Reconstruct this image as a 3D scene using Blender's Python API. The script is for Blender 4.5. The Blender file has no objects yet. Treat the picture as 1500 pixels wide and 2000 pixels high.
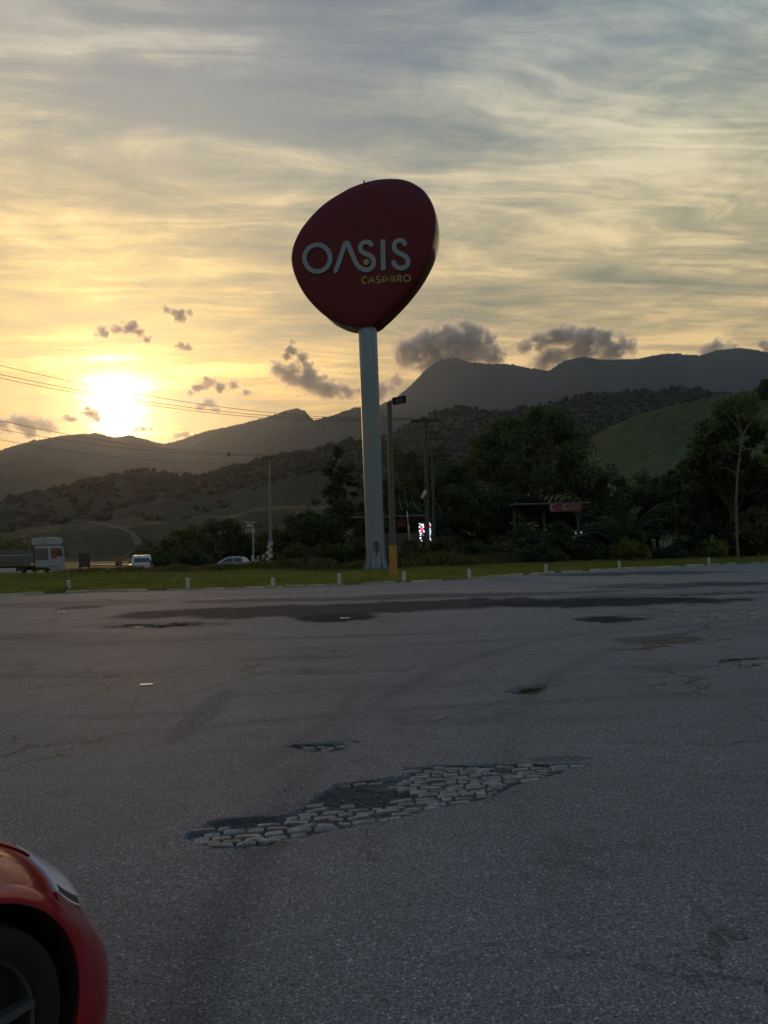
import bpy, bmesh, math, random
import numpy as np
from mathutils import Vector, Matrix
from mathutils.bvhtree import BVHTree

# ------------------------------------------------------------------ camera
R = math.radians
F = 1450.0; CAMH = 1.7                      # focal length in photo pixels, eye height
PITCH = math.atan(77 / F); ROLL = R(-1.3)
sc = bpy.context.scene
col = sc.collection
cam_d = bpy.data.cameras.new('camera'); cam = bpy.data.objects.new('camera', cam_d); col.objects.link(cam)
cam_d.sensor_fit = 'HORIZONTAL'; cam_d.sensor_width = 36.0; cam_d.lens = 36.0 * F / 1500.0
cam_d.clip_start = 0.05; cam_d.clip_end = 60000
CM = Matrix.Rotation(math.pi / 2 + PITCH, 4, 'X') @ Matrix.Rotation(ROLL, 4, 'Z')
cam.matrix_world = Matrix.Translation((0, 0, CAMH)) @ CM
sc.camera = cam
CO = Vector((0, 0, CAMH))
def ray(px, py): return CM.to_3x3() @ Vector(((px - 750) / F, -(py - 1000) / F, -1))
def at(px, py, Y): d = ray(px, py); return CO + d * (Y / d.y)
def gnd(px, py, z=0.0): d = ray(px, py); return CO + d * ((z - CAMH) / d.z)
def xat(px, Y): return at(px, 1077, Y).x

# ------------------------------------------------------------------ light
SUN = ray(228, 802).normalized()
SUN_EL = math.asin(SUN.z); SUN_AZ = math.atan2(SUN.x, SUN.y)
world = bpy.data.worlds.new('World'); sc.world = world; world.use_nodes = True
sd = bpy.data.lights.new('sun', 'SUN'); sd.energy = 0.9; sd.angle = R(3.0); sd.color = (1.0, 0.53, 0.20)
so = bpy.data.objects.new('sun', sd); col.objects.link(so)
so.rotation_euler = SUN.to_track_quat('Z', 'Y').to_euler(); so.location = (0, 0, 60)
sc.view_settings.view_transform = 'Standard'; sc.view_settings.look = 'None'
sc.view_settings.exposure = 0.0; sc.view_settings.gamma = 1.0; sc.view_settings.use_curve_mapping = False
sc.cycles.use_denoising = True
try: sc.cycles.denoiser = 'OPENIMAGEDENOISE'; sc.cycles.denoising_input_passes = 'RGB_ALBEDO_NORMAL'
except Exception: pass
sc.cycles.max_bounces = 6; sc.cycles.volume_bounces = 1; sc.cycles.sample_clamp_indirect = 4.0
sc.cycles.transparent_max_bounces = 16

class NT:                                   # small node-tree helper
    def __init__(s, tree): s.t = tree; s.n = tree.nodes; s.l = tree.links
    def new(s, kind, **kw):
        n = s.n.new(kind)
        for k, v in kw.items(): setattr(n, k, v)
        return n
    def set(s, sock, v):
        if isinstance(v, bpy.types.NodeSocket): s.l.new(v, sock)
        elif isinstance(v, (tuple, list)) and sock.type == 'RGBA' and len(v) == 3: sock.default_value = (*v, 1)
        else: sock.default_value = v
    def math(s, op, a, b=None, c=None, clamp=False):
        n = s.new('ShaderNodeMath', operation=op); n.use_clamp = clamp
        s.set(n.inputs[0], a)
        if b is not None: s.set(n.inputs[1], b)
        if c is not None: s.set(n.inputs[2], c)
        return n.outputs[0]
    def vmath(s, op, a, b=None, out=0):
        n = s.new('ShaderNodeVectorMath', operation=op); s.set(n.inputs[0], a)
        if b is not None: s.set(n.inputs[1], b)
        return n.outputs[out]
    def mix(s, f, a, b, blend='MIX'):
        n = s.new('ShaderNodeMix', data_type='RGBA', blend_type=blend)
        s.set(n.inputs[0], f); s.set(n.inputs[6], a); s.set(n.inputs[7], b); return n.outputs[2]
    def ramp(s, f, stops, interp='LINEAR'):
        n = s.new('ShaderNodeValToRGB'); n.color_ramp.interpolation = interp
        el = n.color_ramp.elements
        while len(el) < len(stops): el.new(0.5)
        for e, (p, c) in zip(el, stops):
            e.position = p; e.color = (c, c, c, 1) if isinstance(c, (int, float)) else (*c, 1)
        s.set(n.inputs[0], f); return n.outputs[0]
    def noise(s, vec, scale, detail=4, rough=0.55, dist=0.0, out=0):
        n = s.new('ShaderNodeTexNoise')
        if vec is not None: s.set(n.inputs['Vector'], vec)
        n.inputs['Scale'].default_value = scale; n.inputs['Detail'].default_value = detail
        n.inputs['Roughness'].default_value = rough; n.inputs['Distortion'].default_value = dist
        return n.outputs[out]
    def mapping(s, vec, scale=(1, 1, 1), rot=(0, 0, 0), loc=(0, 0, 0)):
        n = s.new('ShaderNodeMapping'); s.set(n.inputs[0], vec)
        n.inputs[1].default_value = loc; n.inputs[2].default_value = rot; n.inputs[3].default_value = scale
        return n.outputs[0]

def build_world():
    T = NT(world.node_tree); T.n.clear()
    geo = T.new('ShaderNodeTexCoord').outputs['Generated']
    D = T.vmath('NORMALIZE', geo)
    sep = T.new('ShaderNodeSeparateXYZ'); T.set(sep.inputs[0], D); z = sep.outputs[2]
    sky = T.new('ShaderNodeTexSky', sky_type='NISHITA')
    sky.sun_disc = False; sky.sun_elevation = SUN_EL; sky.sun_rotation = SUN_AZ
    sky.air_density = 1.0; sky.dust_density = 3.0; sky.ozone_density = 2.0; sky.altitude = 60
    skyc = T.mix(1.0, sky.outputs[0], (0.10, 0.10, 0.10), 'MULTIPLY')
    # high veil of thin altostratus, projected on a flat layer far above
    zc = T.math('MAXIMUM', z, 0.03)
    inv = T.math('DIVIDE', 1.0, T.math('ADD', zc, 0.06))
    P = T.vmath('SCALE', D); P.node.inputs[3].default_value = 1.0; T.set(P.node.inputs[3], inv)
    Pm = T.mapping(P, scale=(0.50, 1.0, 0.0), rot=(0, 0, R(-17)))
    warp = T.noise(Pm, 0.9, 4, 0.55, out=1)
    Pw = T.vmath('ADD', Pm, T.vmath('MULTIPLY', T.vmath('SUBTRACT', warp, (0.5, 0.5, 0.5)), (0.9, 0.9, 0.0)))
    n1 = T.noise(T.mapping(Pw, loc=(3.3, 1.7, 0)), 1.15, 4, 0.5)
    n2 = T.noise(T.mapping(Pw, scale=(0.8, 1.9, 1.0), rot=(0, 0, R(9))), 3.0, 9, 0.6, 0.0)
    n3 = T.noise(T.mapping(Pw, scale=(0.7, 2.2, 1.0), rot=(0, 0, R(-12)), loc=(5, 3, 0)), 7.0, 8, 0.62, 0.2)
    n4 = T.noise(T.mapping(P, scale=(0.75, 1.0, 0.0), rot=(0, 0, R(-30)), loc=(9, 2, 0)), 5.0, 9, 0.68, 0.6)
    st = T.math('ADD', T.math('ADD', T.math('MULTIPLY', n1, 0.42), T.math('MULTIPLY', n4, 0.22)), T.math('ADD', T.math('MULTIPLY', n2, 0.30), T.math('MULTIPLY', n3, 0.14)))
    el = T.math('MULTIPLY', T.math('ARCSINE', T.math('MAXIMUM', z, 0.0)), 1 / (math.pi / 2))
    veil = T.ramp(el, [(0.0, (.40, .245, .10)), (0.11, (.415, .285, .13)), (0.17, (.43, .33, .175)), (0.25, (.40, .345, .215)),
                       (0.32, (.34, .335, .265)), (0.38, (.210, .245, .25)), (0.44, (.115, .155, .185)), (0.56, (.165, .255, .350)), (1.0, (.215, .375, .585))])
    c = T.vmath('DOT_PRODUCT', D, tuple(SUN), out=1)
    ang = T.math('DIVIDE', T.math('ARCCOSINE', T.math('MINIMUM', c, 0.999999)), math.pi)
    back = T.ramp(ang, [(0.0, (1.0, 1.0, 1.0)), (0.30, (1.0, 1.0, 1.0)), (0.6, (.84, .98, 1.18)), (1.0, (.78, .98, 1.25))])
    veil = T.mix(1.0, veil, back, 'MULTIPLY')
    # light transmitted by the veil round the sun
    gang = T.math('MULTIPLY', ang, T.math('ADD', 1.0, T.math('MULTIPLY', T.math('SUBTRACT', 0.5, st), 2.6)))
    glow = T.ramp(gang, [(0.0, (6.0, 4.8, 2.9)), (0.009, (2.3, 1.7, .82)), (0.016, (.95, .58, .14)), (0.027, (.48, .26, .03)),
                        (0.048, (.30, .150, .010)), (0.075, (.15, .065, .002)), (0.12, (.055, .020, .0)), (0.22, (0.0, 0.0, 0.0))])
    mod = T.ramp(st, [(0.39, 0.38), (0.48, 0.70), (0.54, 1.02), (0.62, 1.58)])
    hi = T.ramp(st, [(0.40, (0.74, 0.95, 1.08)), (0.58, (1.03, 1.0, 0.93))])
    veil = T.mix(1.0, T.mix(1.0, veil, mod, 'MULTIPLY'), hi, 'MULTIPLY')
    gaps = T.math('MULTIPLY', T.ramp(st, [(0.40, 1.0), (0.58, 0.0)]), T.ramp(el, [(0.28, 0.10), (0.44, 0.62)]))
    out = T.mix(gaps, veil, skyc)
    gm = T.mix(1.0, glow, T.ramp(st, [(0.38, 0.45), (0.64, 1.4)]), 'MULTIPLY')
    out = T.mix(1.0, out, gm, 'ADD')
    bg = T.new('ShaderNodeBackground'); T.set(bg.inputs[0], out); bg.inputs[1].default_value = 1.28
    o = T.new('ShaderNodeOutputWorld'); T.l.new(bg.outputs[0], o.inputs[0])
build_world()

# ------------------------------------------------------------------ helpers
def tag(o, label=None, cat=None, group=None, kind=None):
    if label: o['label'] = label
    if cat: o['category'] = cat
    if group: o['group'] = group
    if kind: o['kind'] = kind
    return o
def empty(name, loc=(0, 0, 0), rz=0.0):
    o = bpy.data.objects.new(name, None); col.objects.link(o); o.location = loc; o.rotation_euler.z = rz
    o.empty_display_size = 0.3; return o
def link_mesh(name, me, m=None, parent=None, smooth=False):
    o = bpy.data.objects.new(name, me); col.objects.link(o)
    if m is not None:
        me.materials.clear(); me.materials.append(m)
    if smooth:
        me.shade_smooth()
        if smooth != 'all': me.set_sharp_from_angle(angle=R(38))
    if parent: o.parent = parent
    return o
class MB:
    def __init__(s): s.v = []; s.f = []
    def add(s, vs, fs):
        b = len(s.v); s.v += [tuple(v) for v in vs]; s.f += [tuple(i + b for i in f) for f in fs]; return s
    def box(s, c, d, rot=None, bev=0.0):
        hx, hy, hz = d[0] / 2, d[1] / 2, d[2] / 2
        if bev <= 0:
            vs = [(x, y, z) for z in (-hz, hz) for x, y in ((-hx, -hy), (hx, -hy), (hx, hy), (-hx, hy))]
            fs = [(0, 3, 2, 1), (4, 5, 6, 7), (0, 1, 5, 4), (1, 2, 6, 5), (2, 3, 7, 6), (3, 0, 4, 7)]
        else:
            bm = bmesh.new(); bmesh.ops.create_cube(bm, size=1.0)
            for v in bm.verts: v.co = Vector((v.co.x * d[0], v.co.y * d[1], v.co.z * d[2]))
            bmesh.ops.bevel(bm, geom=bm.edges[:], offset=bev, segments=2, affect='EDGES', profile=0.6)
            bm.verts.index_update(); vs = [v.co.copy() for v in bm.verts]; fs = [[v.index for v in f.verts] for f in bm.faces]; bm.free()
        m = rot if rot is not None else Matrix.Identity(3)
        c = Vector(c)
        return s.add([m @ Vector(v) + c for v in vs], fs)
    def tube(s, pts, rads, n=10, cap=True):
        pts = [Vector(p) for p in pts]; b = len(s.v)
        if isinstance(rads, (int, float)): rads = [rads] * len(pts)
        up = Vector((0.13, 0.21, 0.97))
        for i, p in enumerate(pts):
            t = (pts[min(i + 1, len(pts) - 1)] - pts[max(i - 1, 0)])
            t = t.normalized() if t.length > 1e-9 else Vector((0, 0, 1))
            a = t.cross(up if abs(t.dot(up)) < 0.95 else Vector((1, 0, 0))).normalized(); bb = t.cross(a)
            for k in range(n):
                q = 2 * math.pi * k / n; s.v.append(tuple(p + (a * math.cos(q) + bb * math.sin(q)) * rads[i]))
        for i in range(len(pts) - 1):
            for k in range(n):
                s.f.append((b + i * n + k, b + i * n + (k + 1) % n, b + (i + 1) * n + (k + 1) % n, b + (i + 1) * n + k))
        if cap:
            s.f.append(tuple(b + k for k in range(n))[::-1]); e = b + (len(pts) - 1) * n; s.f.append(tuple(e + k for k in range(n)))
        return s
    def lathe(s, prof, n=24, axis='Z', c=(0, 0, 0), closed=False):
        b = len(s.v); c = Vector(c)
        for r, h in prof:
            for k in range(n):
                q = 2 * math.pi * k / n; x, y = r * math.cos(q), r * math.sin(q)
                p = (x, y, h) if axis == 'Z' else ((x, h, y) if axis == 'Y' else (h, x, y))
                s.v.append(tuple(Vector(p) + c))
        m = len(prof)
        for i in range(m if closed else m - 1):
            j = (i + 1) % m
            for k in range(n):
                s.f.append((b + i * n + k, b + i * n + (k + 1) % n, b + j * n + (k + 1) % n, b + j * n + k))
        return s
    def prism(s, outline, ax, depth):           # outline: list of 3-D points, ax: extrude vector
        b = len(s.v); n = len(outline); ax = Vector(ax) * depth
        s.v += [tuple(p) for p in outline]; s.v += [tuple(Vector(p) + ax) for p in outline]
        s.f.append(tuple(b + i for i in range(n))[::-1]); s.f.append(tuple(b + n + i for i in range(n)))
        for i in range(n): s.f.append((b + i, b + (i + 1) % n, b + n + (i + 1) % n, b + n + i))
        return s
    def build(s, name, m=None, parent=None, smooth=True):
        me = bpy.data.meshes.new(name); me.from_pydata(s.v, [], s.f); me.update()
        bm = bmesh.new(); bm.from_mesh(me); bmesh.ops.recalc_face_normals(bm, faces=bm.faces); bm.to_mesh(me); bm.free()
        return link_mesh(name, me, m, parent, smooth)
def arrays_mesh(name, V, Q):                    # numpy verts + equal-sized faces
    V = np.asarray(V, dtype=np.float32); Q = np.asarray(Q, dtype=np.int32); k = Q.shape[1]
    me = bpy.data.meshes.new(name); me.vertices.add(len(V)); me.vertices.foreach_set('co', V.ravel())
    me.loops.add(Q.size); me.loops.foreach_set('vertex_index', Q.ravel())
    me.polygons.add(len(Q)); me.polygons.foreach_set('loop_start', np.arange(0, Q.size, k, dtype=np.int32))
    me.update(calc_edges=True); me.validate(); return me
def grid_faces(nr, nc):
    i = np.arange(nr - 1)[:, None] * nc + np.arange(nc - 1)[None, :]
    return np.stack([i, i + 1, i + nc + 1, i + nc], -1).reshape(-1, 4)
def float_attr(me, name, vals):
    a = me.attributes.new(name, 'FLOAT', 'POINT'); a.data.foreach_set('value', np.asarray(vals, dtype=np.float32).ravel())
def evaluated(o):
    dg = bpy.context.evaluated_depsgraph_get(); dg.update()
    return bpy.data.meshes.new_from_object(o.evaluated_get(dg))
def drop(o):
    me = o.data; bpy.data.objects.remove(o); bpy.data.meshes.remove(me)
def h2(ix, iy, seed):
    n = (ix.astype(np.int64) * 374761393 + iy.astype(np.int64) * 668265263 + seed * 974711) & 0xFFFFFFFF
    n = ((n ^ (n >> 13)) * 1274126177) & 0xFFFFFFFF
    return ((n ^ (n >> 16)) & 0xFFFF) / 65535.0
def vnoise(x, y, seed=0):
    x = np.asarray(x, float); y = np.asarray(y, float)
    ix = np.floor(x); iy = np.floor(y); fx = x - ix; fy = y - iy
    fx = fx * fx * (3 - 2 * fx); fy = fy * fy * (3 - 2 * fy)
    a = h2(ix, iy, seed); b = h2(ix + 1, iy, seed); c = h2(ix, iy + 1, seed); d = h2(ix + 1, iy + 1, seed)
    return (a * (1 - fx) + b * fx) * (1 - fy) + (c * (1 - fx) + d * fx) * fy
def fbm(x, y, seed=0, oct=4, g=0.5):
    s = 0; a = 1; t = 0
    for o in range(oct): s = s + a * vnoise(x * 2 ** o, y * 2 ** o, seed + o * 17); t += a; a *= g
    return s / t - 0.5
def pal(name, color, rough=0.6, metal=0.0, var=0.18, scale=6.0, spec=0.5, bump=0.0, bscale=30.0, coat=0.0, emit=None, estr=0.0, rand=0.0, streak=False):
    m = bpy.data.materials.new(name); m.use_nodes = True; T = NT(m.node_tree); p = T.n['Principled BSDF']
    tc = T.new('ShaderNodeTexCoord').outputs['Object']
    v = T.mapping(tc, scale=(1, 1, 0.12)) if streak else tc
    n = T.noise(v, scale, 5, 0.6)
    f = T.math('ADD', T.math('MULTIPLY', T.math('SUBTRACT', n, 0.5), 2 * var), 1.0)
    if rand:
        oi = T.new('ShaderNodeObjectInfo').outputs['Random']
        f = T.math('MULTIPLY', f, T.math('ADD', T.math('MULTIPLY', T.math('SUBTRACT', oi, 0.5), 2 * rand), 1.0))
    c = T.vmath('SCALE', tuple(color)); T.set(c.node.inputs[3], f)
    T.set(p.inputs['Base Color'], c)
    T.set(p.inputs['Roughness'], T.math('ADD', T.math('MULTIPLY', T.math('SUBTRACT', n, 0.5), 0.2), rough, clamp=True))
    p.inputs['Metallic'].default_value = metal; p.inputs['Specular IOR Level'].default_value = spec
    p.inputs['Coat Weight'].default_value = coat; p.inputs['Coat Roughness'].default_value = 0.04
    if emit: p.inputs['Emission Color'].default_value = (*emit, 1); p.inputs['Emission Strength'].default_value = estr
    if bump:
        b = T.new('ShaderNodeBump'); b.inputs['Strength'].default_value = bump; b.inputs['Distance'].default_value = 0.02
        T.set(b.inputs['Height'], T.noise(tc, bscale, 4, 0.6)); T.set(p.inputs['Normal'], b.outputs[0])
    return m
def leafmat(name, c1, c2, trans=0.35):
    m = bpy.data.materials.new(name); m.use_nodes = True; T = NT(m.node_tree)
    T.n.remove(T.n['Principled BSDF']); out = T.n['Material Output']
    ri = T.new('ShaderNodeNewGeometry').outputs['Random Per Island']
    tc = T.new('ShaderNodeTexCoord').outputs['Object']
    f = T.math('ADD', T.math('MULTIPLY', ri, 0.5), T.math('MULTIPLY', T.ramp(T.noise(tc, 0.45, 3), [(0.35, 0), (0.65, 1)]), 0.5))
    c = T.mix(f, c1, c2)
    d = T.new('ShaderNodeBsdfDiffuse'); T.set(d.inputs[0], c)
    t = T.new('ShaderNodeBsdfTranslucent'); T.set(t.inputs[0], T.mix(1.0, c, (1.15, 1.2, 0.6), 'MULTIPLY'))
    g = T.new('ShaderNodeBsdfGlossy'); g.inputs['Roughness'].default_value = 0.45; T.set(g.inputs[0], (0.5, 0.5, 0.5))
    s1 = T.new('ShaderNodeMixShader'); s1.inputs[0].default_value = trans
    T.l.new(d.outputs[0], s1.inputs[1]); T.l.new(t.outputs[0], s1.inputs[2])
    s2 = T.new('ShaderNodeMixShader'); s2.inputs[0].default_value = 0.035
    T.l.new(s1.outputs[0], s2.inputs[1]); T.l.new(g.outputs[0], s2.inputs[2]); T.l.new(s2.outputs[0], out.inputs[0])
    return m

# ------------------------------------------------------------------ terrain
def terrain_mat(name, c1, c2, scale, bump=0.0, bscale=0.05):
    m = bpy.data.materials.new(name); m.use_nodes = True; T = NT(m.node_tree); p = T.n['Principled BSDF']
    g = T.new('ShaderNodeNewGeometry').outputs['Position']
    n = T.noise(g, scale, 6, 0.62, 0.3); n2 = T.noise(g, scale * 9, 4, 0.6)
    f = T.ramp(T.math('ADD', T.math('MULTIPLY', n, 0.65), T.math('MULTIPLY', n2, 0.35)), [(0.40, 0), (0.60, 1)])
    T.set(p.inputs['Base Color'], T.mix(f, c1, c2)); p.inputs['Roughness'].default_value = 0.95
    p.inputs['Specular IOR Level'].default_value = 0.1
    if bump:
        b = T.new('ShaderNodeBump'); b.inputs['Strength'].default_value = 1.0; b.inputs['Distance'].default_value = bump
        T.set(b.inputs['Height'], T.noise(g, bscale, 5, 0.6)); T.set(p.inputs['Normal'], b.outputs[0])
    return m
M = {}
M['forest_far'] = terrain_mat('forest_far', (.012, .018, .016), (.024, .032, .026), 0.004, 6.0, 0.05)
M['forest_mid'] = terrain_mat('forest_mid', (.013, .018, .011), (.028, .034, .018), 0.012, 3.0, 0.12)
M['pasture'] = terrain_mat('pasture', (.020, .033, .013), (.048, .062, .024), 0.22, 0.9, 0.5)
M['field'] = terrain_mat('field', (.035, .048, .016), (.065, .075, .028), 0.08, 0.05, 2.0)

# ground sheet reaching the horizon
def disc_sheet(name, rad, z, m):
    rings = [0, 60, 120, 250, 500, 1000, 2000, 4000, rad]; n = 64
    V = [(0, 0, z)]; Fc = []
    for r in rings[1:]:
        for k in range(n): V.append((r * math.cos(2 * math.pi * k / n), r * math.sin(2 * math.pi * k / n), z))
    for k in range(n): Fc.append((0, 1 + k, 1 + (k + 1) % n))
    for i in range(len(rings) - 2):
        a = 1 + i * n; b = a + n
        for k in range(n): Fc.append((a + k, b + k, b + (k + 1) % n, a + (k + 1) % n))
    me = bpy.data.meshes.new(name); me.from_pydata(V, [], Fc); return tag(link_mesh(name, me, m), kind='structure')
disc_sheet('ground', 9000, -0.15, M['field'])

RIDGES = {}
def ridge(name, sky, dist, front, back, base, spur, spur_s, tree, tree_s, m, seed, cols=520, rows=46, wob=0.05, power=1.25):
    pxs = np.linspace(-1500, 3000, cols)
    sx = np.array([p[0] for p in sky], float); sy = np.array([p[1] for p in sky], float)
    # smooth (cosine-eased) interpolation of the skyline
    py = np.interp(pxs, sx, sy); k = 3; pad = np.pad(py, k, mode='edge'); py = sum(pad[i:i + cols] for i in range(2 * k + 1)) / (2 * k + 1) * 0.6 + py * 0.4
    top = []
    for i, (a, b) in enumerate(zip(pxs, py)):
        Y = dist * (1 + wob * math.sin(i * 0.021 + seed) + wob * 0.5 * math.sin(i * 0.067 + 2 * seed))
        top.append(at(a, b, Y))
    top = np.array(top)
    vs = np.concatenate([np.linspace(0, 1, rows), 1 + np.linspace(0, 1, 10)[1:]])
    V = np.zeros((len(vs), cols, 3))
    for r, v in enumerate(vs):
        x = top[:, 0]
        if v <= 1:
            y = top[:, 1] - front * (1 - v); f = v ** power; amp = math.sin(math.pi * min(1, v * 1.0)) ** 0.8 if v < 1 else 0
            x = x * (1 - 0.10 * (1 - v))
        else:
            w = v - 1; y = top[:, 1] + back * w; f = (1 - w) ** 1.4; amp = math.sin(math.pi * w) * 0.4
        z = base + (top[:, 2] - base) * f
        sp = np.abs(fbm(x / spur_s, y / spur_s / 2.2, seed, 4)) * 2 - 0.28
        z = z - amp * spur * np.maximum(top[:, 2] - base, 0) * (sp + 0.12)
        tr = 1.0 if v > 0.03 else 0.0
        z = z + tr * tree * (fbm(x / tree_s, y / tree_s, seed + 5, 3, 0.6) + 0.1)
        V[r, :, 0] = x; V[r, :, 1] = y; V[r, :, 2] = z
    me = arrays_mesh(name, V.reshape(-1, 3), grid_faces(len(vs), cols))
    o = tag(link_mesh(name, me, m, smooth='all'), kind='structure')
    RIDGES[name] = V
    return o
ridge('mountain_range', [(-1500, 900), (300, 880), (560, 850), (700, 812), (745, 790), (775, 776), (800, 755), (832, 722), (858, 704), (890, 698), (914, 708), (960, 711), (1000, 712),
      (1050, 722), (1074, 724), (1100, 706), (1136, 697), (1180, 703), (1242, 702), (1285, 693), (1312, 690), (1366, 695), (1400, 684), (1450, 680), (1500, 688), (1600, 705), (1800, 690), (2100, 730), (3000, 700)],
      6200, 2300, 1500, -5, 0.55, 900, 22, 17, M['forest_far'], 3, cols=2200)
ridge('mountain_slope', [(-1500, 930), (-700, 905), (-200, 900), (0, 880), (60, 862), (120, 851), (190, 846), (225, 855), (252, 850), (318, 868), (345, 862), (400, 843), (470, 829), (520, 815), (558, 803), (580, 797),
      (598, 804), (611, 822), (648, 812), (692, 797), (722, 794), (745, 800), (780, 815), (850, 850), (950, 890), (1100, 920), (3000, 960)],
      4700, 1700, 1200, -5, 0.5, 620, 18, 13, M['forest_far'], 8, cols=2200)
ridge('foothill', [(-1500, 930), (-500, 880), (-150, 898), (0, 905), (60, 905), (110, 909), (200, 935), (300, 965), (420, 1000), (600, 1040), (3000, 1060)],
      3000, 1000, 700, -5, 0.5, 360, 11, 11, M['forest_mid'], 13, cols=1400)
ridge('wooded_hill', [(-1500, 1090), (500, 1060), (700, 880), (800, 830), (842, 812), (880, 797), (905, 794), (940, 801), (990, 803), (1040, 798), (1100, 782), (1150, 772), (1200, 766), (1260, 768), (1300, 763),
      (1336, 757), (1390, 766), (1440, 775), (1520, 790), (1700, 800), (2100, 780), (3000, 820)],
      1500, 700, 500, -4, 0.4, 240, 11, 13, M['forest_mid'], 21, cols=700)
ridge('left_hill', [(-1500, 960), (-700, 1030), (-250, 1040), (-60, 1018), (0, 1006), (50, 998), (100, 976), (150, 955), (205, 935), (240, 926), (275, 921), (290, 919), (318, 926), (360, 931), (400, 930), (450, 917), (530, 896), (600, 881),
      (642, 868), (690, 862), (760, 870), (850, 905), (980, 960), (1200, 1020), (3000, 1060)],
      1000, 700, 450, -3, 0.35, 150, 5, 9, M['forest_mid'], 34, cols=700, rows=60)
ridge('grass_hill', [(-1500, 1135), (300, 1120), (600, 1095), (760, 1050), (900, 985), (1020, 935), (1100, 890), (1160, 850), (1200, 830), (1262, 806), (1340, 786), (1400, 773), (1450, 766), (1500, 763), (1620, 752), (1900, 740), (3000, 800)],
      330, 205, 160, -1, 0.10, 45, 0.9, 3.0, M['pasture'], 41, cols=520, rows=50, power=1.1)

# woods: crowns joined as one mass per hill (too far and too many to tell apart)
def woods(name, hill, n, size, seed, m, accept, label):
    V = RIDGES[hill]; rng = np.random.default_rng(seed)
    bm = bmesh.new(); bmesh.ops.create_icosphere(bm, subdivisions=2, radius=1.0)
    base = np.array([v.co[:] for v in bm.verts]); fc = np.array([[v.index for v in f.verts] for f in bm.faces]); bm.free()
    r = rng.integers(3, V.shape[0] - 6, n * 4); c = rng.integers(1, V.shape[1] - 1, n * 4)
    P = V[r, c]; keep = accept(P, r / V.shape[0], rng); P = P[keep][:n]
    k = len(P); s = size * (0.55 + 0.9 * rng.random(k))
    b = base[None] * (1 + 0.95 * (rng.random((k, len(base), 1)) - 0.45))
    W = b * s[:, None, None] * np.array([1, 1, 0.85]) + P[:, None, :] + np.array([0, 0, 0.45])[None, None] * s[:, None, None]
    W[:, :, 0] += (rng.random((k, 1)) - .5) * size * 2.5; W[:, :, 1] += (rng.random((k, 1)) - .5) * size * 2.5
    Fa = (fc[None] + (np.arange(k) * len(base))[:, None, None]).reshape(-1, 3)
    return tag(link_mesh(name, arrays_mesh(name, W.reshape(-1, 3), Fa), m), label, 'woodland', kind='stuff')
M['woods'] = terrain_mat('woods', (.013, .018, .011), (.022, .028, .015), 0.15, 0.8, 0.5)
woods('woodland', 'left_hill', 5200, 3.0, 5, M['woods'], lambda P, v, rng: (fbm(P[:, 0] / 90, P[:, 1] / 90, 3, 3) + 0.9 * (v - 0.45) > rng.random(len(P)) * 0.3 - 0.08) & (np.abs(P[:, 0]) < 900),
      'dark woodland covering the near hill on the left')
woods('woodland', 'wooded_hill', 7500, 3.0, 6, M['woods'], lambda P, v, rng: (v > 0.35) & (P[:, 0] > -150) & (P[:, 0] < 900), 'dense woodland on the middle hill behind the broad tree')
woods('woodland', 'grass_hill', 34, 3.4, 7, M['woods'], lambda P, v, rng: (v > 0.55) & (P[:, 0] > 128) & (P[:, 0] < 260) & (fbm(P[:, 0] / 25, P[:, 1] / 25, 9, 2) > 0.12), 'dark bushes on the crest of the grassy hill at right')

# dirt track climbing the left hill
def track():
    o = bpy.data.objects['left_hill']; bv = BVHTree.FromPolygons([v.co[:] for v in o.data.vertices], [p.vertices[:] for p in o.data.polygons])
    def hit(px, py):
        h = bv.ray_cast(CO, ray(px, py).normalized()); return h[0]
    pts = [(105, 1019), (140, 1018), (175, 1020), (205, 1024), (235, 1032), (258, 1043), (268, 1056), (272, 1066)]
    L = [hit(*p) for p in pts]; L = [p for p in L if p is not None]
    mb = MB(); vs = []
    fine = []
    for a, b in zip(L[:-1], L[1:]):
        for t in np.linspace(0, 1, 8, endpoint=False): fine.append(a.lerp(b, t))
    for i, p in enumerate(fine):
        q = fine[min(i + 1, len(fine) - 1)] - fine[max(i - 1, 0)]; s = Vector((-q.y, q.x, 0)).normalized() * 2.2
        for w in (-1, 1):
            e = p + s * w; h = bv.ray_cast(Vector((e.x, e.y, 500)), Vector((0, 0, -1)))[0]
            vs.append((e.x, e.y, (h.z if h else e.z) + 0.35))
    fs = [(2 * i, 2 * i + 1, 2 * i + 3, 2 * i + 2) for i in range(len(fine) - 1)]
    mb.add(vs, fs); return tag(mb.build('dirt_track', pal('dirt', (.048, .040, .030), 0.95), smooth=False), kind='structure')
track()

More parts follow.
